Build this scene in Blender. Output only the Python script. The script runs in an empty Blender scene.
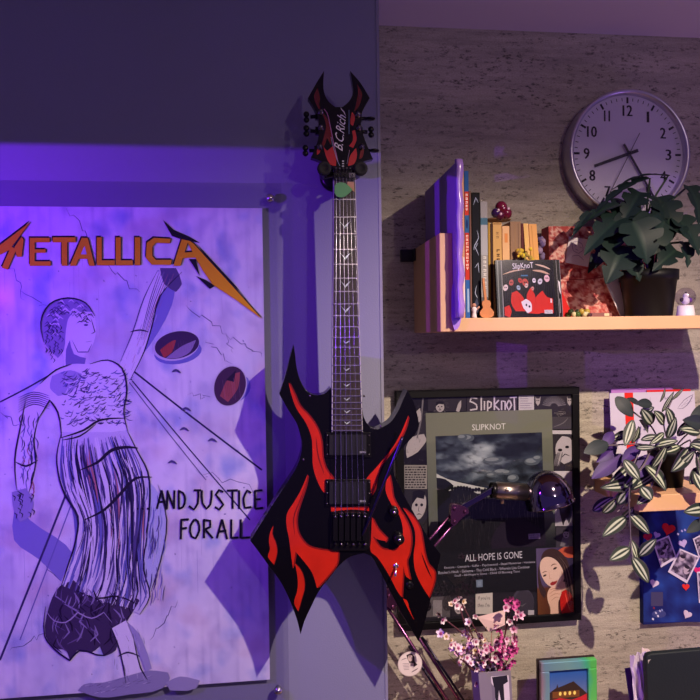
import bpy, bmesh, math, random
from mathutils import Vector, Matrix, noise
from mathutils.geometry import tessellate_polygon
R = math.radians
random.seed(7)
S = bpy.context.scene
COL = S.collection

# ------------------------------------------------------------------ camera, world, lights, exposure
F = 674.0                      # focal length in pixels of the 700 px frame
YAW = math.atan(0.115); PITCH = math.atan(-11.0 / F); ROLL = 0.0145
def _axes():
    fw = Vector((math.sin(YAW) * math.cos(PITCH), math.cos(YAW) * math.cos(PITCH), math.sin(PITCH)))
    r0 = Vector((math.cos(YAW), -math.sin(YAW), 0)); u0 = r0.cross(fw)
    return fw, r0 * math.cos(ROLL) - u0 * math.sin(ROLL), u0 * math.cos(ROLL) + r0 * math.sin(ROLL)
FW, RT, UP = _axes()
cd = bpy.data.cameras.new('camera'); cam = bpy.data.objects.new('camera', cd); COL.objects.link(cam)
cd.sensor_width = 36; cd.lens = F / 700 * 36; cd.clip_start = 0.02
m = Matrix((RT, UP, -FW)).transposed().to_4x4(); cam.matrix_world = m
S.camera = cam

S.view_settings.view_transform = 'Standard'; S.view_settings.look = 'None'
S.view_settings.gamma = 1; S.view_settings.use_curve_mapping = False
S.view_settings.exposure = 0.0

W = bpy.data.worlds.new('room_air'); S.world = W; W.use_nodes = True
W.node_tree.nodes['Background'].inputs[0].default_value = (0.26, 0.16, 0.64, 1)
W.node_tree.nodes['Background'].inputs[1].default_value = 0.31

def lamp(name, kind, loc, energy, color, size=0.02, aim=None, cone=None, blend=1.0):
    l = bpy.data.lights.new(name, kind); l.energy = energy; l.color = color; l.shadow_soft_size = size
    o = bpy.data.objects.new(name, l); COL.objects.link(o); o.location = loc
    if aim is not None:
        o.rotation_euler = (Vector(aim) - Vector(loc)).to_track_quat('-Z', 'Y').to_euler()
    if kind == 'SPOT': l.spot_size = cone; l.spot_blend = blend
    return o
lamp('ceiling_spot_near', 'SPOT', (0.82, 0.22, 0.64), 172, (1.0, 0.79, 0.62), 0.012, (0.60, 1.0, -1.2), R(118), 0.95)
lamp('ceiling_lamp_far', 'POINT', (1.10, -1.75, 0.60), 21, (1.0, 0.80, 0.80), 0.03)
lamp('low_violet_lamp', 'POINT', (2.3, 0.55, -0.95), 17, (0.50, 0.25, 1.0), 0.16)
lamp('violet_lamp', 'POINT', (-0.78, 0.70, 0.14), 36, (0.24, 0.02, 1.0), 0.0015)

WL, WR = 1.32, 1.50            # distance of the projecting left wall and of the recessed right wall
FLOOR, CEIL = -1.72, 0.70

# ------------------------------------------------------------------ helpers
def P(px, py, Y):
    d = FW + RT * ((px - 350) / F) - UP * ((py - 350) / F)
    return d * (Y / d.y)
def lin(c):
    r = []
    for v in c[:3]:
        v /= 255.0
        r.append(v / 12.92 if v <= 0.04045 else ((v + 0.055) / 1.055) ** 2.4)
    return (r[0], r[1], r[2], 1.0)
MATS = {}
def mat(name, col=(128, 128, 128), rough=0.5, metal=0.0, spec=0.5, coat=0.0, attr=False, bump=0.0, bscale=60, var=0.0, vscale=12):
    if name in MATS: return MATS[name]
    m = bpy.data.materials.new(name); m.use_nodes = True; nt = m.node_tree; b = nt.nodes['Principled BSDF']
    b.inputs['Base Color'].default_value = lin(col); b.inputs['Roughness'].default_value = rough
    b.inputs['Metallic'].default_value = metal; b.inputs['Specular IOR Level'].default_value = spec
    b.inputs['Coat Weight'].default_value = coat
    src = None
    if attr:
        a = nt.nodes.new('ShaderNodeAttribute'); a.attribute_name = 'Col'; src = a.outputs['Color']
    if var > 0:
        n = nt.nodes.new('ShaderNodeTexNoise'); n.inputs['Scale'].default_value = vscale; n.inputs['Detail'].default_value = 5
        tc = nt.nodes.new('ShaderNodeTexCoord'); nt.links.new(tc.outputs['Object'], n.inputs['Vector'])
        mr = nt.nodes.new('ShaderNodeMapRange'); mr.inputs[1].default_value = 0.3; mr.inputs[2].default_value = 0.7
        mr.inputs[3].default_value = 1 - var; mr.inputs[4].default_value = 1 + var
        nt.links.new(n.outputs['Fac'], mr.inputs[0])
        mx = nt.nodes.new('ShaderNodeMix'); mx.data_type = 'RGBA'; mx.blend_type = 'MULTIPLY'; mx.inputs[0].default_value = 1
        mx.inputs[6].default_value = lin(col)
        if src: nt.links.new(src, mx.inputs[6])
        nt.links.new(mr.outputs[0], mx.inputs[7]); src = mx.outputs[2]
    if src: nt.links.new(src, b.inputs['Base Color'])
    if bump > 0:
        n2 = nt.nodes.new('ShaderNodeTexNoise'); n2.inputs['Scale'].default_value = bscale
        tc2 = nt.nodes.new('ShaderNodeTexCoord'); nt.links.new(tc2.outputs['Object'], n2.inputs['Vector'])
        bp = nt.nodes.new('ShaderNodeBump'); bp.inputs['Strength'].default_value = bump; bp.inputs['Distance'].default_value = 0.002
        nt.links.new(n2.outputs['Fac'], bp.inputs['Height']); nt.links.new(bp.outputs[0], b.inputs['Normal'])
    MATS[name] = m; return m
def glass_mat(name, tint=(235, 238, 245), refl=0.9):
    m = bpy.data.materials.new(name); m.use_nodes = True; nt = m.node_tree; nt.nodes.clear()
    o = nt.nodes.new('ShaderNodeOutputMaterial'); t = nt.nodes.new('ShaderNodeBsdfTransparent'); g = nt.nodes.new('ShaderNodeBsdfGlossy')
    fr = nt.nodes.new('ShaderNodeLayerWeight'); fr.inputs[0].default_value = 0.25; mx = nt.nodes.new('ShaderNodeMixShader')
    t.inputs[0].default_value = lin(tint); g.inputs['Roughness'].default_value = 0.03
    pw = nt.nodes.new('ShaderNodeMath'); pw.operation = 'POWER'; pw.inputs[1].default_value = 3; nt.links.new(fr.outputs['Facing'], pw.inputs[0])
    mu = nt.nodes.new('ShaderNodeMath'); mu.operation = 'MULTIPLY_ADD'; mu.inputs[1].default_value = refl; mu.inputs[2].default_value = 0.035
    nt.links.new(pw.outputs[0], mu.inputs[0]); nt.links.new(mu.outputs[0], mx.inputs[0])
    nt.links.new(t.outputs[0], mx.inputs[1]); nt.links.new(g.outputs[0], mx.inputs[2]); nt.links.new(mx.outputs[0], o.inputs[0])
    MATS[name] = m; return m

def smooth(pts, n=4, closed=True, corner=60):
    """Catmull-Rom through the points; vertices that turn sharply stay sharp."""
    pts = [Vector(p) for p in pts]; N = len(pts); T = []
    for i, p in enumerate(pts):
        if not closed and i in (0, N - 1):
            q = pts[1] - pts[0] if i == 0 else pts[-1] - pts[-2]; T.append((q * 0.5, q * 0.5)); continue
        a = p - pts[i - 1]; b = pts[(i + 1) % N] - p
        if a.length < 1e-9 or b.length < 1e-9 or a.angle(b) > R(corner): T.append((a * 0.4, b * 0.4))
        else:
            t = (a.normalized() + b.normalized()) * 0.5; T.append((t * a.length, t * b.length))
    out = []
    for i in range(N if closed else N - 1):
        p0, p1 = pts[i], pts[(i + 1) % N]; m0, m1 = T[i][1], T[(i + 1) % N][0]
        for k in range(n):
            s = k / n; h = s * s * s; q = s * s
            out.append(p0 * (2 * h - 3 * q + 1) + m0 * (h - 2 * q + s) + p1 * (-2 * h + 3 * q) + m1 * (h - q))
    if not closed: out.append(pts[-1])
    return out

class MB:
    def __init__(s): s.v = []; s.f = []; s.m = []; s.c = []; s.sm = []
    def add(s, vs, fs, mi=0, col=(255, 255, 255), smooth_=False):
        b = len(s.v); s.v += [tuple(x) for x in vs]
        lc = lin(col) if not isinstance(col, list) else None
        s.c += ([lc] * len(vs)) if lc else [lin(c) for c in col]
        for f in fs: s.f.append([b + i for i in f]); s.m.append(mi); s.sm.append(smooth_)
        return s
    def box(s, lo, hi, mi=0, col=(255, 255, 255), rot=None, piv=None):
        x0, y0, z0 = lo; x1, y1, z1 = hi
        vs = [Vector(p) for p in ((x0,y0,z0),(x1,y0,z0),(x1,y1,z0),(x0,y1,z0),(x0,y0,z1),(x1,y0,z1),(x1,y1,z1),(x0,y1,z1))]
        if rot is not None:
            pv = Vector(piv) if piv is not None else sum(vs, Vector()) / 8
            vs = [rot @ (v - pv) + pv for v in vs]
        return s.add(vs, [(0,3,2,1),(4,5,6,7),(0,1,5,4),(1,2,6,5),(2,3,7,6),(3,0,4,7)], mi, col)
    def hexa(s, q, t, mi=0, col=(255, 255, 255)):
        """slab: four front corners q (TL,TR,BR,BL) and a thickness vector t"""
        vs = [Vector(p) for p in q] + [Vector(p) + Vector(t) for p in q]
        return s.add(vs, [(0,3,2,1),(4,5,6,7),(0,1,5,4),(1,2,6,5),(2,3,7,6),(3,0,4,7)], mi, col)
    def prism(s, pts, Y0, Y1, mi=0, col=(255, 255, 255), px=True):
        a = [P(p[0], p[1], Y0) if px else Vector((p[0], Y0, p[1])) for p in pts]; n = len(a)
        b = [Vector((v.x, Y1, v.z)) for v in a]
        tr = tessellate_polygon([[Vector((v.x, v.z, 0)) for v in a]])
        fs = [tuple(t) for t in tr] + [tuple(n + i for i in reversed(t)) for t in tr]
        fs += [(i, n + i, n + (i + 1) % n, (i + 1) % n) for i in range(n)]
        return s.add(a + b, fs, mi, col)
    def tube(s, path, r, mi=0, seg=8, col=(255, 255, 255), caps=True, flat=1.0):
        path = [Vector(p) for p in path]; n = len(path); rr = r if isinstance(r, (list, tuple)) else [r] * n
        vs = []; prev = None
        for i, p in enumerate(path):
            t = (path[min(i + 1, n - 1)] - path[max(i - 1, 0)]).normalized()
            if prev is None:
                u = t.cross(Vector((0, 1, 0)));
                if u.length < 0.1: u = t.cross(Vector((0, 0, 1)))
            else: u = prev - t * prev.dot(t)
            u.normalize(); prev = u; w = t.cross(u)
            for k in range(seg):
                a = 2 * math.pi * k / seg; vs.append(p + u * (math.cos(a) * rr[i]) + w * (math.sin(a) * rr[i] * flat))
        fs = [(i * seg + k, i * seg + (k + 1) % seg, (i + 1) * seg + (k + 1) % seg, (i + 1) * seg + k) for i in range(n - 1) for k in range(seg)]
        s.add(vs, fs, mi, col, True)
        if caps:
            b = len(s.v) - len(vs)
            s.f.append([b + k for k in reversed(range(seg))]); s.m.append(mi); s.sm.append(False)
            s.f.append([b + (n - 1) * seg + k for k in range(seg)]); s.m.append(mi); s.sm.append(False)
        return s
    def lathe(s, c, axis, prof, mi=0, seg=32, col=(255, 255, 255), smooth_=True):
        """prof = [(radius, height along axis)]"""
        c = Vector(c); ax = Vector(axis).normalized(); u = ax.orthogonal().normalized(); w = ax.cross(u); vs = []
        for r, h in prof:
            for k in range(seg):
                a = 2 * math.pi * k / seg; vs.append(c + ax * h + (u * math.cos(a) + w * math.sin(a)) * max(r, 1e-5))
        fs = [(i * seg + k, i * seg + (k + 1) % seg, (i + 1) * seg + (k + 1) % seg, (i + 1) * seg + k) for i in range(len(prof) - 1) for k in range(seg)]
        return s.add(vs, fs, mi, col, smooth_)
    def ball(s, c, r, mi=0, col=(255, 255, 255), seg=16, sc=(1, 1, 1), rot=None):
        vs = []; rg = seg // 2; c = Vector(c)
        for i in range(rg + 1):
            th = math.pi * i / rg
            for k in range(seg):
                a = 2 * math.pi * k / seg
                v = Vector((math.sin(th) * math.cos(a) * sc[0], math.sin(th) * math.sin(a) * sc[1], math.cos(th) * sc[2])) * r
                if rot is not None: v = rot @ v
                vs.append(c + v)
        fs = [(i * seg + k, (i + 1) * seg + k, (i + 1) * seg + (k + 1) % seg, i * seg + (k + 1) % seg) for i in range(rg) for k in range(seg)]
        return s.add(vs, fs, mi, col, True)
    def mesh(s, name, mats):
        me = bpy.data.meshes.new(name); me.from_pydata(s.v, [], s.f)
        for mm in mats: me.materials.append(mm)
        me.polygons.foreach_set('material_index', s.m); me.polygons.foreach_set('use_smooth', s.sm)
        at = me.color_attributes.new('Col', 'FLOAT_COLOR', 'POINT')
        at.data.foreach_set('color', [x for c in s.c for x in c]); me.update()
        return me
    def build(s, name, mats, parent=None, bevel=0, seg=2):
        o = bpy.data.objects.new(name, s.mesh(name, mats if isinstance(mats, (list, tuple)) else [mats])); COL.objects.link(o)
        if parent is not None: o.parent = parent; o.matrix_parent_inverse = Matrix.Translation(-parent.location)
        if bevel:
            b = o.modifiers.new('edge', 'BEVEL'); b.width = bevel; b.segments = seg; b.limit_method = 'ANGLE'; b.angle_limit = R(40)
        return o

def tag(o, label, cat, group=None, kind=None):
    o['label'] = label; o['category'] = cat
    if group: o['group'] = group
    if kind: o['kind'] = kind
    return o
def thing(name, loc, label, cat, group=None):
    o = bpy.data.objects.new(name, None); COL.objects.link(o); o.location = loc; o.empty_display_size = 0.02
    return tag(o, label, cat, group)
def struct(o): o['kind'] = 'structure'; return o

_glyph = {}
def glyphs(txt):
    if txt not in _glyph:
        cu = bpy.data.curves.new('t', 'FONT'); cu.body = txt; cu.resolution_u = 2
        ob = bpy.data.objects.new('t', cu); COL.objects.link(ob)
        dg = bpy.context.evaluated_depsgraph_get(); dg.update(); me = bpy.data.meshes.new_from_object(ob.evaluated_get(dg))
        vs = [(v.co.x, v.co.y) for v in me.vertices]; fs = [tuple(p.vertices) for p in me.polygons]
        bpy.data.objects.remove(ob); bpy.data.curves.remove(cu); bpy.data.meshes.remove(me)
        x0 = min(v[0] for v in vs); x1 = max(v[0] for v in vs); y0 = min(v[1] for v in vs); y1 = max(v[1] for v in vs)
        _glyph[txt] = ([((v[0] - x0) / (x1 - x0), (v[1] - y0) / (y1 - y0)) for v in vs], fs)
    return _glyph[txt]

class Print:
    """flat printed pattern: shapes in picture units on a surface, each printed a hair above the last"""
    def __init__(s, mb, M, mi=0, eps=1.6e-6): s.mb = mb; s.M = M; s.mi = mi; s.n = 1; s.eps = eps
    def _p(s, pts): return [s.M(p[0], p[1], s.n * s.eps) for p in pts]
    def poly(s, pts, col, sm=0, corner=60):
        if sm: pts = [(v.x, v.y) for v in smooth([(p[0], p[1], 0) for p in pts], sm, True, corner)]
        tr = tessellate_polygon([[Vector((p[0], p[1], 0)) for p in pts]])
        s.mb.add(s._p(pts), [tuple(t) for t in tr], s.mi, col); s.n += 1
    def rect(s, x0, y0, x1, y1, col): s.poly([(x0,y0),(x1,y0),(x1,y1),(x0,y1)], col)
    def ell(s, cx, cy, rx, ry, col, rot=0, seg=20):
        c, q = math.cos(rot), math.sin(rot)
        s.poly([(cx + rx * math.cos(a) * c - ry * math.sin(a) * q, cy + rx * math.cos(a) * q + ry * math.sin(a) * c) for a in [2 * math.pi * k / seg for k in range(seg)]], col)
    def stroke(s, pts, w, col, taper=True, sm=3):
        if sm and len(pts) > 2: pts = [(v.x, v.y) for v in smooth([(p[0], p[1], 0) for p in pts], sm, False)]
        n = len(pts); L = []; Rr = []
        for i, p in enumerate(pts):
            a = pts[max(i - 1, 0)]; b = pts[min(i + 1, n - 1)]; dx, dy = b[0] - a[0], b[1] - a[1]; l = math.hypot(dx, dy) or 1
            h = w * 0.5 * (math.sin(math.pi * (0.08 + 0.84 * i / (n - 1))) if taper else 1)
            L.append((p[0] - dy / l * h, p[1] + dx / l * h)); Rr.append((p[0] + dy / l * h, p[1] - dx / l * h))
        s.mb.add(s._p(L + Rr), [(i, i + 1, n + i + 1, n + i) for i in range(n - 1)], s.mi, col); s.n += 1
    def text(s, t, x0, y0, x1, y1, col, rot=0, shear=0):
        vs, fs = glyphs(t); cx, cy = (x0 + x1) / 2, (y0 + y1) / 2; c, q = math.cos(rot), math.sin(rot); out = []
        for u, v in vs:
            x = (u - 0.5) * (x1 - x0) + shear * (v - 0.5); y = -(v - 0.5) * (y1 - y0)
            out.append((cx + x * c - y * q, cy + x * q + y * c))
        s.mb.add(s._p(out), fs, s.mi, col); s.n += 1
    def grid(s, x0, y0, x1, y1, nx, ny, fn):
        pts = [(x0 + (x1 - x0) * i / nx, y0 + (y1 - y0) * j / ny) for j in range(ny + 1) for i in range(nx + 1)]
        s.mb.add(s._p(pts), [(j*(nx+1)+i, j*(nx+1)+i+1, (j+1)*(nx+1)+i+1, (j+1)*(nx+1)+i) for j in range(ny) for i in range(nx)], s.mi, [fn(*p) for p in pts]); s.n += 1
def wallmap(Y): return lambda x, y, e: P(x, y, Y) - Vector((0, e, 0))
def quadmap(a, b, c, d, w, h):
    """local 0..w, 0..h onto the quad a(TL) b(TR) c(BR) d(BL)"""
    a, b, c, d = map(Vector, (a, b, c, d)); nn = (d - a).cross(b - a).normalized()
    def f(x, y, e):
        u, v = x / w, y / h; return (a * (1-u) + b * u) * (1 - v) + (d * (1-u) + c * u) * v - nn * (-e if nn.y < 0 else e)
    def g(x, y, e):
        u, v = x / w, y / h; q = (a * (1-u) + b * u) * (1 - v) + (d * (1-u) + c * u) * v
        k = nn if nn.dot(-q) > 0 else -nn
        return q + k * e
    return g
def mixc(a, b, t): t = max(0, min(1, t)); return tuple(a[i] * (1 - t) + b[i] * t for i in range(3))
def nz(x, y, z=0.0, o=4): return noise.fractal(Vector((x, y, z)), 1.0, 2.0, o)
PAPER = mat('printed_paper', rough=0.6, attr=True, spec=0.1)
GLOSS = mat('glossy_print', rough=0.22, attr=True, spec=0.15)
MATTE = mat('matte_print', rough=0.8, attr=True, spec=0.2)

# ------------------------------------------------------------------ setting
def concrete():
    m = bpy.data.materials.new('concrete_wallpaper'); m.use_nodes = True; nt = m.node_tree; b = nt.nodes['Principled BSDF']; L = nt.links.new
    tc = nt.nodes.new('ShaderNodeTexCoord')
    def tex(kind, sc, vec, **kw):
        mp = nt.nodes.new('ShaderNodeMapping'); mp.inputs['Scale'].default_value = vec; L(tc.outputs['Object'], mp.inputs[0])
        n = nt.nodes.new(kind); n.inputs['Scale'].default_value = sc
        for k, v in kw.items(): n.inputs[k].default_value = v
        L(mp.outputs[0], n.inputs['Vector']); return n
    def rng(src, a, b_, c, d):
        r = nt.nodes.new('ShaderNodeMapRange'); r.inputs[1].default_value = a; r.inputs[2].default_value = b_; r.inputs[3].default_value = c; r.inputs[4].default_value = d
        L(src, r.inputs[0]); return r.outputs[0]
    def mul(a, b_):
        x = nt.nodes.new('ShaderNodeMath'); x.operation = 'MULTIPLY'; L(a, x.inputs[0]); L(b_, x.inputs[1]); return x.outputs[0]
    big = tex('ShaderNodeTexNoise', 3.0, (1, 1, 3.5), Detail=6.0)
    streak = tex('ShaderNodeTexNoise', 9.0, (1, 1, 10), Detail=5.0, Roughness=0.65)
    pit = tex('ShaderNodeTexNoise', 75.0, (1, 1, 2.6), Detail=3.0, Roughness=0.7)
    fine = tex('ShaderNodeTexNoise', 260.0, (1, 1, 1.5), Detail=2.0)
    patch = tex('ShaderNodeTexNoise', 7.0, (1, 1, 4.0), Detail=3.0)
    pm = mul(rng(pit.outputs['Fac'], 0.545, 0.66, 0.0, 1.0), rng(patch.outputs['Fac'], 0.42, 0.58, 0.25, 1.0))
    inv = nt.nodes.new('ShaderNodeMath'); inv.operation = 'MULTIPLY_ADD'; L(pm, inv.inputs[0]); inv.inputs[1].default_value = -0.74; inv.inputs[2].default_value = 1.0
    v = mul(mul(rng(big.outputs['Fac'], 0.3, 0.7, 0.84, 1.16), rng(streak.outputs['Fac'], 0.3, 0.7, 0.76, 1.18)), mul(rng(fine.outputs['Fac'], 0.3, 0.7, 0.86, 1.14), inv.outputs[0]))
    mx = nt.nodes.new('ShaderNodeMix'); mx.data_type = 'RGBA'; mx.blend_type = 'MULTIPLY'; mx.inputs[0].default_value = 1
    mx.inputs[6].default_value = lin((170, 162, 148)); L(v, mx.inputs[7]); L(mx.outputs[2], b.inputs['Base Color'])
    b.inputs['Roughness'].default_value = 0.75
    bp = nt.nodes.new('ShaderNodeBump'); bp.inputs['Strength'].default_value = 0.5; bp.inputs['Distance'].default_value = 0.002; L(v, bp.inputs['Height']); L(bp.outputs[0], b.inputs['Normal'])
    return m
EDGE = P(382.5, 350, WL).x
paint = mat('wall_paint', (124, 125, 152), 0.55, bump=0.15, bscale=350)
struct(MB().box((-2.4, WL, FLOOR), (EDGE, WR + 0.12, CEIL)).build('wall_left', paint))
struct(MB().box((EDGE, WR, FLOOR), (2.6, WR + 0.12, CEIL)).build('wall_right', concrete()))
struct(MB().box((-2.4, -3.2, CEIL), (2.6, WR + 0.12, CEIL + 0.1)).build('ceiling', mat('ceiling_paint', (236, 232, 234), 0.8)))
struct(MB().box((-2.4, -3.2, FLOOR - 0.1), (2.6, WR + 0.12, FLOOR)).build('floor', mat('floor_wood', (96, 74, 60), 0.5, var=0.2)))
# thin strip coloured slightly paler, as the highlight along the projecting wall's corner
struct(MB().box((EDGE - 0.004, WL - 0.0015, FLOOR), (EDGE + 0.0015, WL + 0.01, CEIL)).build('trim_1', mat('corner_highlight', (134, 133, 154), 0.4)))

# unseen housing added around the violet lamp, its hood shaped to cut the light
lt = thing('added_lamp_housing', (-0.78, 0.78, 0.0), 'unseen hooded housing added left of the white poster to cut the violet light', 'lamp')
MB().box((-1.05, 0.60, 0.1885), (-0.40, 0.83, 0.1925)).box((-0.53, 0.83, 0.1885), (-0.40, 0.862, 0.1925)).build('light_cut_hood', mat('lamp_black', (20, 20, 22), 0.5), lt)  # side lip added to keep violet patches off the right wall
MB().box((-1.05, 0.60, 0.02), (-0.72, 0.61, 0.1885)).build('added_back', mat('lamp_black'), lt)
MB().tube([(-0.86, 0.62, 0.03), (-0.86, 0.62, FLOOR + 0.02)], 0.012).lathe((-0.86, 0.62, FLOOR + 0.001), (0, 0, 1), [(0, 0), (0.13, 0), (0.13, 0.02), (0, 0.02)]).build('added_stand', mat('lamp_black'), lt)
# ------------------------------------------------------------------ poster under a clear panel
A = P(262, 208, WL - 0.012); Bc = P(270, 680, WL - 0.012)
px1 = (A.x + Bc.x) / 2; pz1 = A.z; pz0 = Bc.z; pw = (pz1 - pz0) * 61 / 91.5; px0 = px1 - pw
po = thing('framed_poster', (px1 - pw / 2, WL, pz0), 'large pale concert poster of a robed stone statue under a clear screwed panel', 'poster')
mb = MB(); YP = WL - 0.010
mb.box((px0, YP, pz0), (px1, YP + 0.002, pz1), 0, (205, 200, 215))
pr = Print(mb, wallmap(YP))
def bg(x, y):
    a = nz(x / 70, y / 90, 1.3); b = nz(x / 18, y / 22, 5.1); st = nz(x / 5, y / 90, 9.0, 3)
    c = mixc((246, 240, 250), (204, 202, 232), 0.42 + a * 0.6)
    c = mixc(c, (168, 180, 230), max(0, nz(x / 30, y / 40, 20) - 0.14) * 1.5)
    c = mixc(c, (210, 184, 204), max(0, nz(x / 60, y / 45, 33) - 0.1) * 1.0)
    c = mixc(c, (150, 140, 190), max(0, b) * 0.35 + max(0, st - 0.1) * 0.35)
    return c
# print area maps a picture grid that follows the sheet's own edges
def sheet(u, v, e=0): return Vector((px0 + (px1 - px0) * u, YP - e, pz1 + (pz0 - pz1) * v))
n1, n2 = 120, 170
pts = [sheet(i / n1, j / n2, 1e-5) for j in range(n2 + 1) for i in range(n1 + 1)]
mb.add(pts, [(j*(n1+1)+i, j*(n1+1)+i+1, (j+1)*(n1+1)+i+1, (j+1)*(n1+1)+i) for j in range(n2) for i in range(n1)], 0, [bg(i * 2.7 - 60, j * 2.8 + 208) for j in range(n2 + 1) for i in range(n1 + 1)])
pr.n = 2
INK = (34, 26, 66); INK2 = (84, 72, 130); LT = (236, 230, 248); MID = (168, 160, 206); SH = (112, 112, 186)
rnd = random.Random(3)
def jag(a, b, w, col, k=9, amp=3.5):
    p = [a]
    for i in range(1, k):
        t = i / k; p.append((a[0] + (b[0]-a[0]) * t + rnd.uniform(-amp, amp), a[1] + (b[1]-a[1]) * t + rnd.uniform(-amp, amp)))
    pr.stroke(p + [b], w, col, True, 0)
# vertical water stains and cracks in the painted stone
for i in range(46):
    x = rnd.uniform(2, 258); y = rnd.choice([rnd.uniform(215, 300), rnd.uniform(480, 600)]); l = rnd.uniform(15, 70)
    pr.stroke([(x, y), (x + 1, y + l)], rnd.uniform(0.5, 1.3), rnd.choice([(176, 168, 208), (150, 150, 204), (190, 180, 210)]), True, 0)
for a, b, w in [((105,262),(140,292),.9),((186,305),(226,334),.9),((226,334),(262,357),.9),((226,334),(232,352),.6),((0,412),(20,428),.9),((66,208),(96,255),.8),((196,470),(262,492),.7),((206,340),(232,364),.8),
                ((20,290),(48,306),.7),((150,640),(178,600),.9),((40,560),(70,590),.8),((10,650),(50,630),.8),((187,395),(210,398),.7),((24,300),(10,264),.7)]:
    jag(a, b, w, INK2)
for i in range(70):
    x = rnd.uniform(0, 262); y = rnd.uniform(270, 676)
    pr.ell(x, y, rnd.uniform(.4, 1.3), rnd.uniform(.3, .7), rnd.choice([INK2, MID, (90, 84, 150)]), rnd.uniform(0, 3), 7)
# dark cast tones beside the figure, part of the printed picture
pr.poly([(158,270),(176,282),(172,305),(150,345),(128,372),(134,340),(150,310)], (136, 134, 206), 3)
pr.poly([(16,500),(30,520),(66,545),(96,590),(78,600),(40,560),(14,540)], (140, 134, 204), 3)
# two dark pitted ovals
pr.ell(178, 352, 24, 12, (120, 120, 200), -.15); pr.ell(176, 346, 23.5, 14.5, (206, 198, 226), -.2, 32); pr.ell(177, 345, 22.5, 13.5, (66, 44, 84), -.2, 32)
pr.poly([(160,350),(172,341),(176,340),(172,352),(164,358)], (176, 70, 66), 3); pr.poly([(166,358),(182,346),(196,340),(190,352),(178,358)], (150, 130, 176), 3)
pr.ell(232, 388, 19, 15, (124, 122, 200), -.3); pr.ell(230, 386, 16.5, 21, (196, 188, 216), .3, 32); pr.ell(230, 386, 15.5, 20, (70, 42, 76), .3, 32)
pr.poly([(220,396),(230,376),(240,372),(238,388),(228,402)], (156, 76, 84), 3); pr.poly([(226,380),(236,370),(234,382)], (40, 24, 54), 3)
for k in range(14): pr.stroke([(160 + k * 2.6, 340 + (k % 4)), (163 + k * 2.4, 351 + (k % 3) * 2)], .6, rnd.choice([(34,22,56),(120,90,140)]), True, 0)
for k in range(12): pr.stroke([(219 + k * 1.8, 378 + (k % 4)), (222 + k * 1.7, 396 + (k % 3) * 2)], .6, rnd.choice([(34,22,56),(140,100,140)]), True, 0)
# long lines crossing the stone (seams between slabs)
for a, b, w, c in [((122,362),(262,470),1.8,(48,38,90)),((125,372),(250,520),1.3,(56,46,98)),((126,378),(206,480),.9,INK2),((58,370),(0,402),1.6,(48,38,90)),((96,418),(0,660),2.2,(62,52,108)),((84,470),(20,640),1.2,(120,112,180))]:
    pr.stroke([a, ((a[0]+b[0])/2, (a[1]+b[1])/2 + 1), b], w, c, False, 2)
# raised drape and figure
pr.poly([(112,384),(122,360),(134,332),(146,296),(156,274),(168,266),(180,270),(182,280),(172,282),(160,296),(152,326),(144,352),(132,376),(122,400)], LT, 3)
pr.poly([(160,268),(176,268),(182,284),(176,292),(164,284)], (96, 84, 130), 2)
for k in range(6):
    pr.stroke([(160 + k * 2, 270 + k), (150 + k * 1.5, 300 + k), (140 + k, 340)], .8, rnd.choice([INK2, (170, 110, 130), MID]))
pr.stroke([(182,272),(160,296),(152,326),(144,352),(130,380)], 1.5, INK); pr.stroke([(158,270),(144,298),(132,334),(120,362)], 1.1, INK2)
pr.stroke([(130,332),(140,330),(149,332)], 1.6, INK)
# head with curls
pr.poly([(44,318),(50,306),(64,300),(80,302),(92,310),(96,326),(95,338),(91,348),(84,356),(84,368),(64,368),(62,352),(50,346),(44,334)], LT, 3)
pr.poly([(42,330),(42,312),(52,303),(68,298),(84,302),(93,312),(80,312),(70,316),(66,330),(64,350),(58,358),(50,350),(44,342)], (150, 140, 190), 3)
for k in range(90):
    a = rnd.uniform(2.4, 6.1); r = rnd.uniform(10, 24); x = 69 + math.cos(a) * r; y = 326 + math.sin(a) * r * 1.05
    pr.stroke([(x - 3, y), (x, y - 2.4), (x + 3, y + rnd.uniform(-1, 2))], .9, rnd.choice([INK, INK2, LT]))
for k in range(34):
    x = rnd.uniform(44, 62); y = rnd.uniform(322, 362); pr.stroke([(x, y - 2), (x + 2, y), (x, y + 3)], 1.0, rnd.choice([INK, INK2]))
pr.stroke([(79,322),(84,321),(89,323)], 1.0, INK); pr.ell(86, 325, 2.2, 1.0, INK2); pr.stroke([(91,318),(95,332),(91,334)], .9, INK); pr.stroke([(86,342),(92,341)], 1.1, INK)
pr.stroke([(72,340),(78,352),(88,352),(92,344)], 1.0, INK2); pr.poly([(70,340),(74,354),(86,358),(84,368),(66,368),(66,350)], (132, 124, 184), 2)
# body
pr.poly([(40,384),(56,370),(72,364),(90,364),(108,360),(122,368),(126,390),(124,410),(128,430),(62,438),(58,412),(50,400),(38,420),(34,440),(36,462),(28,496),(18,490),(16,460),(20,430),(26,400)], LT, 3)
pr.poly([(52,376),(70,370),(82,374),(72,392),(58,396),(50,388)], (176, 170, 214), 3)
for k in range(300):
    x = rnd.uniform(60, 126); y = rnd.uniform(372, 426); a = rnd.uniform(-1.2, .5); l = rnd.uniform(3, 9)
    pr.stroke([(x, y), (x + math.cos(a) * l / 2, y + math.sin(a) * l / 2 + 1), (x + math.cos(a) * l, y + math.sin(a) * l)], rnd.uniform(.6, 1.4), rnd.choice([INK, INK2, INK2, SH, (235, 230, 245)]))
for k in range(7): pr.stroke([(18, 398 + k * 2.4), (34, 392 + k * 2), (50, 396 + k * 2.2)], 1.0, rnd.choice([INK, INK2]))
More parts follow.
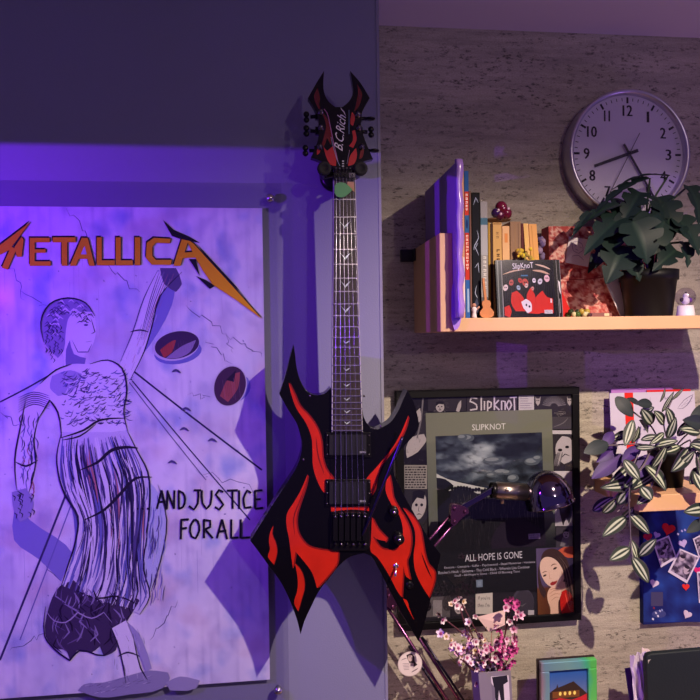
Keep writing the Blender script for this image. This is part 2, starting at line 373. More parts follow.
for k in range(46):
    y = rnd.uniform(410, 492); x = 18 + rnd.uniform(0, 16) + (490 - y) * .05; pr.stroke([(x, y), (x + rnd.uniform(-3, 3), y + 5), (x + rnd.uniform(-3, 3), y + 12)], .9, rnd.choice([INK2, SH, INK, (180,110,120)]))
pr.stroke([(38,420),(34,440),(36,462),(28,496)], 1.6, INK); pr.stroke([(16,462),(26,466),(38,460)], 2.0, INK)
pr.poly([(12,492),(26,488),(34,502),(30,516),(20,522),(14,510)], (160, 152, 200), 3)
for k in range(16): x = rnd.uniform(12, 32); y = rnd.uniform(490, 516); pr.stroke([(x, y), (x + 3, y + 2), (x + 2, y + 6)], 1.1, INK)
# skirt
skl = [(62,432),(57,456),(60,480),(66,496),(78,516),(76,540),(68,566),(60,590)]
skr = [(128,432),(138,452),(148,472),(150,500),(146,540),(144,570),(150,596),(140,614)]
pr.poly(skl + [(78,612),(110,604)] + list(reversed(skr)), (214, 206, 236), 3)
pr.poly([(148,480),(158,492),(166,520),(160,560),(150,592),(144,570),(148,530)], (190, 196, 234), 3)
pr.poly([(60,586),(50,604),(46,636),(56,648),(66,650),(70,660),(78,650),(92,652),(100,646),(104,656),(116,650),(118,636),(128,620),(140,600),(120,590),(100,600),(84,590),(74,580)], (70, 54, 92), 3)
def cv(t, u):
    def at(c, u):
        k = u * (len(c) - 1); i = min(int(k), len(c) - 2); f = k - i
        return c[i][0] * (1-f) + c[i+1][0] * f, c[i][1] * (1-f) + c[i+1][1] * f
    a, b = at(skl, u), at(skr, u); return a[0] * (1-t) + b[0] * t, a[1] * (1-t) + b[1] * t + math.sin(t * 3.1) * 3
for k in range(34):
    t0 = .03 + .94 * k / 34; d = rnd.uniform(-.08, .03); u0 = rnd.uniform(0, .1)
    pr.stroke([cv(max(.02, min(.97, t0 + d * q * q)), u0 + (.97 - u0) * q) for q in (0, .25, .5, .75, 1)], rnd.uniform(2.5, 5.5), rnd.choice([SH, MID, LT, (186, 178, 222), (120, 108, 168)]))
for k in range(210):
    t0 = rnd.uniform(.02, .97); d = rnd.uniform(-.13, .1); u0 = rnd.uniform(0, .5); u1 = min(.98, u0 + rnd.uniform(.25, .7))
    p = [cv(max(.01, min(.99, t0 + d * q * q + .006 * math.sin(q * 5 + k))), u0 + (u1 - u0) * q) for q in (0, .25, .5, .75, 1)]
    c = rnd.choices([INK, INK2, SH, (232, 226, 244), (186, 120, 128), (50, 40, 84)], [3, 4, 2, 7, .7, 2])[0]
    pr.stroke(p, rnd.uniform(.8, 2.6), c)
for p, w in [([(80,470),(98,462),(112,450),(128,447),(138,448)],3.4),([(84,520),(104,510),(122,492),(136,478),(152,477)],3.2),([(60,438),(84,430),(100,420),(126,418)],2.2),([(62,440),(80,436),(96,424)],1.6),([(76,590),(96,598),(118,596),(138,604)],1.8)]:
    pr.stroke(p, w, (34, 24, 50))
for k in range(60):
    x = rnd.uniform(54, 130); y = rnd.uniform(586, 640); pr.stroke([(x, y), (x + rnd.uniform(-6, 8), y + 9), (x + rnd.uniform(-8, 12), y + 16)], rnd.uniform(.8, 2), rnd.choice([(34,24,52),(150,134,180),(110,90,140),(40,28,60)]))
pr.stroke([(46,610),(54,620),(66,622),(78,612),(92,618),(104,612),(112,622)], 1.4, (176, 160, 200))
pr.poly([(112,628),(126,620),(134,640),(140,668),(148,682),(128,684),(124,664)], LT, 3); pr.poly([(128,622),(140,634),(152,668),(146,672),(138,650)], MID, 2)
pr.stroke([(118,656),(128,652),(140,656)], 1.8, INK)
pr.poly([(78,690),(84,684),(104,682),(126,676),(150,670),(168,672),(170,678),(162,688),(130,694),(100,697)], (150, 144, 182), 3)
pr.poly([(166,682),(180,676),(200,680),(196,688),(170,690)], (160, 154, 192), 3)
for k in range(40): x = rnd.uniform(84, 166); y = 690 - (x - 84) * .16 + rnd.uniform(-6, 5); pr.stroke([(x, y), (x + 4, y - 1.5)], .9, rnd.choice([INK, LT, INK2]), True, 0)
for x, y, a in [(184,430,.7),(212,441,-.5),(172,463,-.4),(186,410,-.6),(176,372,1.4)]:
    pr.stroke([(x - 4, y), (x, y - 2), (x + 5, y + 1)], 2.4, INK2); pr.stroke([(x - 3, y + 1), (x + 4, y + 2)], .8, LT, True, 0)
for p, w in [([(40,384),(56,370),(72,364)],1.6),([(90,364),(108,360),(122,368),(127,390),(124,412),(128,432)],1.7),([(26,400),(20,430),(15,460),(17,490)],1.5),([(62,438),(58,412),(50,400),(38,420)],1.8),(skl,2.0),(skr,2.0),([(44,342),(41,322),(50,304),(68,298),(86,303),(95,316)],1.6),([(158,484),(167,520),(161,560),(151,592)],1.1),([(112,628),(120,650),(126,682)],1.4),([(134,640),(141,668),(148,680)],1.4),([(46,606),(45,636),(56,650),(70,660),(80,650),(104,655),(118,640)],1.8)]:
    pr.stroke(p, w, INK)
for k in range(50):
    x, y = rnd.uniform(146, 166), rnd.uniform(486, 590); pr.stroke([(x, y), (x + rnd.uniform(-2, 1), y + 8), (x - 2, y + 16)], rnd.uniform(.5, 1.4), rnd.choice([SH, (150,160,214), (206,206,236), INK2]))
for k in range(26):
    x, y = rnd.uniform(114, 144), rnd.uniform(626, 676); pr.stroke([(x, y), (x + rnd.uniform(0, 3), y + 6)], rnd.uniform(.6, 1.3), rnd.choice([INK2, SH, INK, LT]), True, 0)
for k in range(30):
    t = rnd.random(); x = 122 + 50 * t + rnd.uniform(-6, 5); y = 380 - 105 * t; pr.stroke([(x, y), (x + 3, y - 8)], rnd.uniform(.5, 1.2), rnd.choice([INK2, (180,120,140), SH, LT]), True, 0)
# lettering
GOLD = (240, 176, 22); BLK = (20, 14, 36)
def letter(parts):
    for p in parts: pr.poly([(x - .9, y - 1.7) for x, y in p], BLK); pr.poly([(x + 1.0, y - .6) for x, y in p], BLK)
    for p in parts: pr.poly(p, GOLD)
def bar(x0, y0, x1, y1): return [(x0, y0), (x1, y0), (x1, y1), (x0, y1)]
letter([[(31,222),(12,247),(17,249),(8,270),(2,268),(10,250),(-2,256),(-8,262),(-6,250),(10,238)], [(15,247),(22,237),(24,240),(22,257),(17,257)], [(-8,262),(-18,272),(-10,256)]])
letter([bar(30,238,35,266), bar(35,238,50,242.5), bar(35,249.5,46,253), bar(35,261.5,51,266)])
letter([bar(53,237.5,76,242.5), bar(62,242.5,67.5,266)])
letter([[(70,266),(82,238),(88,238),(95,266),(89.5,266),(87.8,259),(79,259),(76,266)]]); pr.poly([(81,254.5),(84.8,246),(87,254.5)], (190, 180, 214))
letter([bar(97,237.5,102,265.5), bar(102,260.5,115,265.5)]); letter([bar(116,237.5,121,265.5), bar(121,260.5,133,265.5)]); letter([bar(135,237.5,140.5,265.5)])
letter([[(171,239),(154,238),(147,243),(146,258),(152,265),(171,265),(172,260),(156,260),(152.5,256),(152.5,247),(156,243),(170,243.5)]])
letter([[(173.5,266),(182,239),(189,239),(180.5,266)], [(180,253),(195,252),(197,257.5),(179,258.5)], [(186,238),(194,244),(212,264),(236,290),(262,319),(236,300),(213,285),(203,271),(195,257),(189,245)]])
pr.poly([(163,220),(174,230),(190,237),(200,243),(192,241.5),(180,239),(172,236)], BLK); pr.poly([(196,243),(212,260),(236,286),(262,319.5),(240,292),(214,266)], BLK)
pr.poly([(189,259),(196,259),(200,276)], BLK); pr.poly([(196,276),(210,289),(215,286),(206,280)], BLK)
def hw(strokes, ox, oy, sx, sy, w=2.0):
    for st in strokes: pr.stroke([(ox + x * sx, oy + y * sy) for x, y in st], w, (14, 8, 30), False, 2)
G = {'A': [[(0,1),(.45,0)],[(.45,0),(.9,1.05)],[(.1,.65),(.85,.6)]], 'N': [[(0,1),(.08,0)],[(.05,.05),(.75,1)],[(.75,1),(.8,0)]], 'D': [[(.1,0),(.12,1)],[(0,.02),(.6,.15),(.85,.5),(.6,.9),(.05,1)]],
     'J': [[(.75,0),(.72,.7),(.4,1.05),(0,.85)],[(.4,0),(1,0)]], 'U': [[(0,0),(.05,.7),(.4,1),(.75,.75),(.85,0)]], 'S': [[(.8,.1),(.4,-.02),(.08,.25),(.45,.5),(.8,.78),(.4,1.05),(0,.9)]],
     'T': [[(0,.02),(.95,0)],[(.48,0),(.5,1)]], 'I': [[(.2,0),(.22,1)]], 'C': [[(.85,.15),(.45,0),(.05,.45),(.2,.95),(.9,.9)]], 'E': [[(.1,0),(.1,1)],[(.1,.03),(.9,0)],[(.1,.5),(.7,.48)],[(.1,1),(.95,.95)]],
     'F': [[(.15,0),(.1,1.05)],[(.1,.03),(.95,0)],[(.1,.5),(.75,.45)]], 'O': [[(.45,0),(.05,.35),(.15,.9),(.55,1),(.9,.6),(.75,.1),(.45,0)]], 'R': [[(.1,0),(.1,1)],[(.05,.03),(.7,.08),(.7,.4),(.12,.55)],[(.2,.52),(.95,1)]], 'L': [[(.15,0),(.12,1)],[(.12,.98),(.9,.95)]]}
for ch, x, w in [('A',157,11),('N',167,10),('D',178,9),('J',189,13),('U',202,12),('S',215,11),('T',227,12),('I',238,6),('C',243,10),('E',254,10)]:
    hw(G[ch], x, 490, w * .95, 18.5, 2.1)
for ch, x, w in [('F',180,10),('O',190,11),('R',203,11),('A',217,12),('L',230,10),('L',239,13)]: hw(G[ch], x, 519, w * .95, 19, 2.2)
for x in (138, 143, 148): pr.ell(x, 508.5, 1.1, 1.1, BLK)
mb.build('poster_sheet', PAPER, po)
# clear panel and its four round screws
PXR = P(284.5, 400, WL - 0.006).x; PT = P(140, 183, WL - 0.006).z; gap = PXR - px1
PB = pz0 - (PT - pz1) - 0.004
GL = glass_mat('clear_acrylic', (244, 243, 248), 0.25)
MB().box((px0 - gap, YP - 0.0060, PB), (PXR, YP - 0.0032, PT)).build('clear_panel', GL, po)
chrome = mat('chrome', (200, 198, 205), 0.16, 1.0)
for sx in (px0 - gap * .45, px1 + gap * .42):
    for sz in (PT - .028, PB + .030):
        MB().lathe((sx, WL - 0.001, sz), (0, -1, 0), [(0, 0), (.0045, 0), (.0045, .012), (.0085, .012), (.0085, .015), (.006, .019), (0, .0205)], seg=20).build('panel_screw', chrome, po)

# ------------------------------------------------------------------ electric guitar
YG = 1.205
black = mat('guitar_black', (7, 6, 9), 0.2, coat=0.15, spec=.3)
red = mat('flame_red', (176, 32, 13), 0.22, coat=0.5, var=.12, vscale=30)
dred = mat('flame_dark_red', (112, 18, 14), 0.22, coat=0.5)
gt = thing('electric_guitar', P(347, 500, 1.24), 'spiky black electric guitar with red flames hanging on the wall', 'guitar')
outl = [(293.7,344.7),(295.3,355.7),(296.8,368.3),(301.3,382.4),(307.6,391.4),(315.4,395),(324.9,393.4),(331,387.5),(332,400),(347,402),(362,400),(363.8,417),(369.9,426.5),(377.7,429.5),(390.3,422.4),(398,411.4),(403.6,398.9),(407.6,390.2),
        (413,400.4),(416.5,411.4),(418.8,425.6),(415.6,433.4),(407,443),(399,453),(394,464),(394.6,475),(399.7,486),(406,498.7),(413.9,512.9),(428,537),(440.8,554.5),(438,568),(432.7,590.3),(423.3,628),(418.6,641.6),(402.9,615.4),(388.7,588.7),(377.7,567),(371.4,556.5),
        (363.6,553.2),(349.4,557.3),(340,565),(331,576),(318.6,591.9),(312.3,604.4),(304.4,621.7),(300.6,634.5),(296.6,618.6),(288.7,598),(280.9,582.4),(268.3,565),(250.2,540.6),(268,512),(284,487),(296.6,467),(301,454),(302,443),(300,434),(296.6,423.3),(288.7,410.7),(279.3,394),(285.6,374.6),(290.5,355)]
sm = smooth([(x, y, 0) for x, y in outl], 4, True, 38)
bm = bmesh.new()
fv = [bm.verts.new(P(p.x, p.y, YG)) for p in sm]; bv = [bm.verts.new((v.co.x, YG + 0.04, v.co.z)) for v in fv]; n = len(fv)
ff = bm.faces.new(fv); fb = bm.faces.new(list(reversed(bv)))
for i in range(n): bm.faces.new((fv[i], bv[i], bv[(i+1) % n], fv[(i+1) % n]))
bmesh.ops.recalc_face_normals(bm, faces=bm.faces)
bmesh.ops.bevel(bm, geom=list(ff.edges), offset=0.0035, segments=2, profile=.7, affect='EDGES', clamp_overlap=True)
me = bpy.data.meshes.new('g'); bm.to_mesh(me); bm.free()
mb = MB(); mb.add([v.co[:] for v in me.vertices], [tuple(p.vertices) for p in me.polygons], 0)
bpy.data.meshes.remove(me)
flames = [
 [(288.7,383),(294,393.4),(299.7,406),(309,416),(317,428),(321,440.6),(322,452),(323,460),(326,469),(334,481),(334,497),(324,492.4),(317,479.9),(313,465.7),(312.5,450),(311.5,437.4),(306,423),(296.6,408.5),(291.5,395)],
 [(307.6,474.4),(306,484.6),(300.5,501.9),(296.6,516),(297.6,531),(303,541),(309,546.5),(321,550),(331,551),(338,552),(337,563),(329.6,573.8),(317,588),(312.3,573),(302.9,560),(295.5,551.5),(293,568.3),(290.3,548),(289,538),(286.6,525.4),(287,514),(293.4,503),(300,492)],
 [(295,563.6),(300,569),(303.2,576),(304.4,587),(301.3,599.7),(298,611),(294.2,602.9),(297.4,590.3),(297.6,577.7)],
 [(273,526),(272.2,534),(275.6,543),(276.9,552),(273.8,564.4),(268,556.5),(269.9,549.4),(269,541),(270,533)],
 [(408.4,415.4),(405,429),(398,441.8),(390.3,452.5),(380.5,466),(376,480),(373.6,491),(364,500),(362,490),(367,478),(374,470),(383,459.6),(394,445.4),(401.3,432)],
 [(389.5,475.9),(391.2,485),(393,497),(398,507),(404.8,518),(409.9,530),(410.9,544),(408.4,556),(406.8,560),(408,570),(410,579.3),(406,576),(403.4,566),(402.6,577.7),(401.6,597),(398.5,593),(388.7,574.6),(377,557),(370.8,551.4),(371,540),(372,517.6),(377.7,528.6),(387,538.5),(386,541),(377,539),(372.6,536),(381.5,548.5),(393,549.6),(401,544),(403,531.7),(399.7,516),(391.9,505),(385.8,491),(386.4,481.4)],
 [(402.9,508),(413.9,518),(420,529),(422.4,541),(424.9,555),(428,564),(434.6,572.5),(429,597),(420,582.4),(415,570),(413.7,555.7),(415.4,540),(414.6,530),(411,521)],
 [(402.9,598.5),(407,607),(413.9,620),(409.6,609),(406.5,600)],
 [(331,505),(345,507.5),(369,504),(369,511),(352,509.5),(331,511.5)],
]
def flat(px, py, d): q = P(px, py, YG); return q - Vector((0, d, 0))
for k, f in enumerate(flames):
    s2 = smooth([(x, y, 0) for x, y in f], 4, True, 60); cx = sum(p.x for p in s2) / len(s2); cy = sum(p.y for p in s2) / len(s2)
    if k not in (8,):
        g = []
        for i, p in enumerate(s2):
            t = s2[(i + 1) % len(s2)] - s2[i - 1]; t = t.normalized() if t.length else Vector((1, 0, 0)); nn = Vector((t.y, -t.x, 0))
            if nn.x < 0: nn *= 0.1
            g.append(p + nn * (1.6 if k not in (2, 3, 7) else .7))
        tr = tessellate_polygon([g]); mb.add([flat(p.x, p.y, .00015) for p in g], [tuple(t) for t in tr], 2)
    tr = tessellate_polygon([s2]); mb.add([flat(p.x, p.y, .0003) for p in s2], [tuple(t) for t in tr], 1)
for w in ([(421,552),(426,566),(432,579)], [(307,480),(300,500),(293.5,518),(295,536)], [(316,436),(318,456),(325,476)]):
    s2 = smooth([(x, y, 0) for x, y in w], 4, False); g = []
    for i, p in enumerate(s2): g.append(flat(p.x - .55 * math.sin(math.pi * i / (len(s2) - 1)), p.y, .00045))
    for i, p in reversed(list(enumerate(s2))): g.append(flat(p.x + .9 * math.sin(math.pi * i / (len(s2) - 1)), p.y, .00045))
    h = len(s2); mb.add(g, [(i, i + 1, 2 * h - 2 - i, 2 * h - 1 - i) for i in range(h - 1)], 2 if w[0][0] != 421 else 0)
mb.build('body', [black, red, dred], gt)
# neck and fretboard
neck = mat('neck_black', (14, 12, 16), 0.3)
YN = 1.1985
MB().prism([(333.4,176),(355.6,176),(362.6,434),(331.8,434)], YN + .004, YN + .022).build('neck', neck, gt, .003)
MB().prism([(334.2,176),(354.9,176),(362,432),(332.4,432)], YN, YN + .0045).build('fretboard', mat('fretboard_wood', (38, 26, 26), 0.45, var=.25, vscale=50), gt, .0008)
bind = mat('fretboard_binding', (176, 172, 180), 0.4)
MB().prism([(333.5,178),(334.2,178),(332.5,432),(331.8,432)], YN - .0001, YN + .0044).prism([(354.9,178),(355.5,178),(362.7,432),(362,432)], YN - .0001, YN + .0044).build('binding', bind, gt)
steel = mat('fret_steel', (215, 210, 205), 0.25, 1.0)
NY, SL = 180.7, 333.0
def nx(y, t): a = 334.2 + (332.4 - 334.2) * (y - 176) / 256; b = 354.9 + (362 - 354.9) * (y - 176) / 256; return a + (b - a) * t
for k in range(1, 25):
    y = NY + SL * (1 - 2 ** (-k / 12)); a, b = nx(y, -.02), nx(y, 1.02)
    MB().prism([(a, y - .5), (b, y - .6), (b, y + .45), (a, y + .5)], YN - .0013, YN + .001).build('fret', steel, gt)
pearl = mat('inlay_pearl', (190, 205, 200), 0.2)
for k in (1, 3, 5, 7, 9, 12, 15, 17, 19, 21, 23):
    y = NY + SL * (1 - 2 ** (-(k - .5) / 12)); c = nx(y, .5); s = 5.2 if k < 12 else 3.4; h = 4.2 if k < 12 else 1.8
    MB().prism([(c - s, y - h), (c - .4, y + h * .2), (c + .2, y + h * .9), (c - 1.4, y + h * .2)], YN - .0003, YN).prism([(c + s, y - h), (c + .3, y - h * .1), (c - .6, y + h * .5), (c + 1.2, y + h * .3)], YN - .0003, YN).build('inlay', pearl, gt)
# headstock
hs = [(324.2,70.6),(317,82),(308,98),(313.7,107),(317.7,116.3),(318.9,128),(318.6,137),(315.6,147),(310.9,157.5),(318,160),(330.9,165.4),(333.6,170),(334,180),(355,180),(355.2,170),(357.5,165),(365,161),(373,159),(368.6,149),(364,137),(360.8,124),(362.3,111.7),(369.7,98),(360.6,83),(350.3,71),(352,80.9),(353.2,92),(349,101.4),(342.3,107),(335.4,107),(328.6,101.4),(324,92),(323.4,80.9)]
hss = [(p.x, p.y) for p in smooth([(x, y, 0) for x, y in hs], 3, True, 35)]
mb = MB(); mb.prism(hss, YG, YG + .016)
fl = [([(320,100),(317.5,88),(314,96),(318,108),(323,114),(319,104)],2),([(357,84),(362,94),(359,106),(354,112),(357,100),(358,92)],2),([(322,112),(327,118),(332,134),(331,145),(327,138),(323,148),(320,150),(324,136),(326,126)],2),
      ([(323.5,147),(327,151),(333,146),(336,158),(336,166),(331,165),(327,159)],1),([(317.5,148),(321,147),(319.5,153),(317,155)],1),
      ([(352,112),(355,116),(353,126),(350.5,124)],1),([(352,131),(355,130),(356.6,140),(353,148),(349,146),(353,140)],1),([(356,148),(357,155),(354,164),(348,166),(350,156)],1),([(361,148),(364,150),(362,158),(359,159)],2)]
for f, mi in fl:
    s2 = smooth([(x, y, 0) for x, y in f], 3, True, 70); tr = tessellate_polygon([s2]); mb.add([flat(p.x, p.y, .0003) for p in s2], [tuple(t) for t in tr], mi)
pr = Print(mb, lambda x, y, e: flat(x, y, .0005 + e), 3)
WH = (232, 226, 236); PK = (190, 120, 170)
pr.text('B.C.Rich', 323, 127, 357, 136, WH, -math.pi / 2 + .1, 5)
pr.stroke([(345.5,116),(344,112),(342,110),(340.5,107.5)], .8, WH, True, 2)
for st, w, c in [([(324,109),(327,113),(330,125),(334,145),(338,162)],.7,PK),([(331,137),(337,160),(340,166)],.5,(150,160,190)),([(349,110),(349,134)],.5,(120,140,180)),([(349.5,150),(347,164)],.5,(150,120,150))]:
    pr.stroke(st, w, c, False, 2)
for y in (160.5, 163, 165.5): pr.rect(342, y, 344, y + 1.3, (190, 190, 200))
mb.build('headstock', [black, mat('headstock_red', (190, 40, 40), .25, coat=.4), dred, GLOSS], gt, 0)
hard = mat('black_hardware', (24, 22, 26), 0.3, .6); hardl = mat('worn_hardware', (120, 116, 120), 0.25, 1.0)
for (px, py, s, a) in [(321,112,-1,.35),(321,127.5,-1,0),(320,147,-1,.1),(358,114.5,1,0),(359,128,1,0),(362,147,1,0)]:
    c = P(px, py, YG - .001); t = gt
    q = MB(); q.lathe((c.x, YG + .001, c.z), (0, -1, 0), [(0, 0), (.0055, 0), (.0055, .003), (.003, .0035), (.003, .009), (0, .009)], 0, 16).build('tuning_post', hardl, gt)
    q = MB(); d = Vector((s, 0, -a * .3)).normalized(); b0 = Vector((c.x, YG + .021, c.z)); l = .018
    q.box((c.x - .009, YG + .0165, c.z - .007), (c.x + .009, YG + .025, c.z + .007))
    q.tube([b0, b0 + d * l], .0035, 0, 8)
    kn = b0 + d * (l + .004)
    if s < 0 or py == 128: q.ball(kn + Vector((s * .003, 0, .005)), .007, 0, seg=12, sc=(.8, .5, .8)); q.ball(kn + Vector((s * .003, 0, -.005)), .007, 0, seg=12, sc=(.8, .5, .8))
    else: q.ball(kn + Vector((s * .003, 0, 0)), .010, 0, seg=12, sc=(1, .9, .32))
    q.build('tuning_peg', hard, gt)
# locking nut, pickups, bridge
q = MB(); q.prism([(333.6,173.5),(355.4,173.5),(355.4,179.6),(333.6,179.6)], YN - .006, YN + .006); nut = q.build('locking_nut', hard, gt, .001)
for k in range(3):
    c = P(337 + k * 7.4, 175.5, YN - .006); MB().box((c.x - .0055, c.y - .003, c.z - .004), (c.x + .0055, c.y + .001, c.z + .004)).lathe((c.x, c.y - .003, c.z), (0, -1, 0), [(.0028, 0), (.0028, .002), (.0014, .002), (.0014, .0005), (0, .0005)], 0, 12).build('clamp_block', hardl if k == 2 else hard, nut, 0)
for k in range(6):
    c = P(336 + k * 3.6, 168.6, YG - .003); MB().lathe((c.x, YG, c.z), (0, -1, 0), [(.0019, 0), (.0019, .005), (0, .005)], 0, 10).build('retainer_screw', hardl, gt)
pk = mat('pickup_black', (20, 18, 26), 0.4)
for y0, y1 in ((432.5,457.5),(479.5,506.5)):
    ring = MB().prism([(325.5,y0),(370.5,y0),(371.5,y1),(325.3,y1)], YG - .004, YG + .001).build('pickup_ring', hard, gt, .0012)
    cov = MB().prism([(329.5,y0 + 2.5),(366.5,y0 + 2.5),(366.5,y1 - 2.5),(329.5,y1 - 2.5)], YG - .0085, YG)
    p2 = Print(cov, lambda x, y, e: P(x, y, YG - .0085) - Vector((0, e + 2e-4, 0)), 1); p2.text('EMG', 360, y1 - 6.3, 365.5, y1 - 4.4, (170, 168, 180))
    cov.build('pickup', [pk, GLOSS], gt)
    for ex in (327.4, 369):
        for ey in (y0 + 3, (y0 + y1) / 2, y1 - 3):
            c = P(ex, ey, YG - .004); MB().lathe((c.x, c.y, c.z), (0, -1, 0), [(.0016, 0), (.0014, .001), (0, .0012)], 0, 10).build('screw', hardl, ring)
br = MB().prism([(331,512),(368,512),(369.5,520),(370,548),(366,551),(333,551),(329.5,548),(330.5,520)], YG - .005, YG + .001).build('bridge', hard, gt, .0015)
for k in range(6):
    x = 335.4 + k * 5.9; yo = (0, -.8, -1.6, -1.4, -1, -.6)[k]
    MB().prism([(x - 2.3, 514 + yo), (x + 2.3, 514 + yo), (x + 2.3, 541), (x - 2.3, 541)], YG - .012, YG - .004).build('saddle', hard, br, .0008)
    c = P(x, 517 + yo, YG - .012); MB().lathe((c.x, c.y, c.z), (0, -1, 0), [(.0022, 0), (.0022, .0022), (0, .0026)], 0, 12).build('saddle_screw', hardl, br)
    c = P(x, 543.5, YG - .006); MB().lathe((c.x, c.y + .001, c.z), (0, -1, 0), [(.0024, 0), (.0024, .007), (.001, .0075), (0, .0075)], 0, 12).build('fine_tuner', hardl if k % 2 else hard, br)
c0, c1 = P(364,532,YG - .012), P(402.5,437,YG - .030)
MB().tube(smooth([P(362,536,YG - .008), c0, P(376,503,YG - .026), P(392,463,YG - .032), c1], 4, False), .0026, 0, 8).build('tremolo_arm', mat('tremolo_steel', (60, 52, 92), .25, .9), gt)
for x, y, r, h in ((393,510.5,.0085,.014),(398,537.5,.0095,.015)):
    c = P(x, y, YG); MB().lathe((c.x, YG + .001, c.z), (0, -1, 0), [(r * 1.15, 0), (r * 1.05, h * .3), (r, h), (r * .8, h + .001), (0, h + .001)], 0, 20).lathe((c.x, YG - h - .0002, c.z), (0, -1, 0), [(.0028, 0), (.0024, .0012), (0, .0014)], 1, 12).build('control_knob', [hard, steel], gt)
c = P(395.8,565.7,YG); MB().lathe((c.x, YG + .001, c.z), (0, -1, 0), [(.005, 0), (.005, .003), (.0035, .004), (0, .004)], 0, 16).tube([(c.x, YG - .003, c.z), (c.x - .004, YG - .016, c.z - .013)], [.0016, .0024], 0, 8).build('selector_switch', steel, gt)
c = P(409.5,585,YG); MB().lathe((c.x, YG + .001, c.z), (0, -1, 0), [(.0068, 0), (.0068, .003), (.004, .004), (0, .002)], 0, 16).build('output_jack', hard, gt)
for x, y in ((303.5,459.6),(309.8,396),(381,426.6),(364,396)):
    c = P(x, y, YG); MB().lathe((c.x, YG + .001, c.z), (0, -1, 0), [(.0022, 0), (.002, .0022), (0, .0026)], 0, 10).build('body_screw', hardl, gt)
strm = mat('string_steel', (190, 190, 205), 0.25, 1.0)
for k in range(6):
    x0 = 336.4 + k * 3.35; x1 = 335.4 + k * 5.9; r = (.0010, .0009, .00075, .0006, .0005, .0005)[k]
    a = P(x0, 178, YN - .0062); b = P(x1, 514, YG - .0125); MB().tube([P(x0, 169, YG - .005), a, b, P(x1, 518, YG - .0115)], r * .62, 0, 6).build('string', strm, gt)
# wall hanger under the headstock
hg = thing('guitar_hanger', P(342, 176, WL), 'black wall hanger with round padded ends under the guitar headstock', 'hanger')
c = P(334, 178, WL); MB().lathe((c.x, WL, c.z), (0, -1, 0), [(0, 0), (.028, 0), (.028, .006), (.022, .011), (0, .011)], 0, 32).build('wall_plate', hard, hg)
cc = P(342.5,172,YG + .05); MB().tube([(c.x, WL - .01, c.z), (cc.x, cc.y, cc.z)], .007, 0, 10).build('stem', hard, hg)
for px in (324.5, 361):
    e = P(px, 168, YG - .012); e2 = P(px, 168, YG + .03)
    MB().tube(smooth([Vector((cc.x, YG + .05, cc.z)), Vector((e.x, YG + .05, e.z)), Vector((e.x, YG + .02, e.z)), Vector((e.x, YG - .004, e.z))], 3, False), .006, 0, 10).build('prong', hard, hg)
    MB().lathe((e.x, YG, e.z), (0, -1, 0), [(0, 0), (.0115, .0), (.0125, .004), (.0125, .009), (.011, .012), (.007, .012), (.006, .0105), (0, .0105)], 0, 24).build('padded_end', mat('foam_black', (26, 24, 30), .8), hg)
pc = MB(); pc.prism([(334.5,186),(337,183),(341,182.2),(345,183),(349,186),(352.5,189.5),(349,193.5),(345,196.5),(341,197.5),(337,196.5),(334.5,193)], YN - .0105, YN - .0093)
tag(pc.build('guitar_pick', mat('pick_green', (78, 150, 74), .35), None, .0003), 'green guitar pick tucked at the top of the fretboard', 'guitar pick')
pc = MB(); pc.prism([(347.5,181.5),(354,182),(354.5,192),(351,189.5),(347,185.5)], YN - .0088, YN - .0080)
tag(pc.build('guitar_pick', mat('pick_tan', (170, 130, 86), .35), None, .0003), 'small tan guitar pick peeking out behind the green one', 'guitar pick')
# ------------------------------------------------------------------ wall clock
YC = 1.452
ctr = P(631, 152.5, YC); RC = (P(691.5, 152.5, YC).x - P(571, 152.5, YC).x) / 2
ck = thing('wall_clock', (ctr.x, WR, ctr.z), 'round silver-rimmed wall clock with black numerals above the plant', 'clock')
cx, cz = ctr.x, ctr.z
rim_m = mat('brushed_metal', (196, 192, 204), 0.3, 0.85)
MB().lathe((cx, 0, cz), (0, -1, 0), [(RC*.94, -WR+.001), (RC*.99, -WR+.001), (RC, -WR+.006), (RC, -YC-.004), (RC*.992, -YC), (RC*.965, -YC+.001), (RC*.935, -YC-.002), (RC*.925, -YC-.014)], 0, 96).build('rim', rim_m, ck)
mb = MB(); yf = YC + .014
mb.lathe((cx, yf, cz), (0, -1, 0), [(0, -.012), (RC*.935, -.012), (RC*.935, 0), (0, 0)], 0, 72, (222, 216, 226), False)
pr = Print(mb, lambda x, y, e: Vector((cx + x * RC, yf - 2e-4 - e, cz - y * RC)), 1)
INKC = (22, 16, 28)
for k in range(60):
    a = R(6 * k); big = k % 5 == 0; r0, r1, w = (.80, .895, .017) if big else (.835, .885, .006)
    s, c = math.sin(a), math.cos(a)
    pr.poly([(s*r0 - c*w/1, -c*r0 - s*w), (s*r1 - c*w, -c*r1 - s*w), (s*r1 + c*w, -c*r1 + s*w), (s*r0 + c*w, -c*r0 + s*w)] if big else
            [(s*r0 - c*w, -c*r0 - s*w), (s*r1 - c*w, -c*r1 - s*w), (s*r1 + c*w, -c*r1 + s*w), (s*r0 + c*w, -c*r0 + s*w)], INKC)
for k in range(1, 13):
    a = R(30 * k); x, y = math.sin(a) * .685, -math.cos(a) * .685; hw_ = .016 if k == 1 else .045 if k < 10 else .078; 
    if k == 11: hw_ = .045
    for dx in (-.006, .006): pr.text(str(k), x - hw_ + dx, y - .085, x + hw_ + dx, y + .085, INKC)
mb.build('clock_face', [MATTE, MATTE], ck)
handm = mat('hand_black', (14, 10, 18), .4)
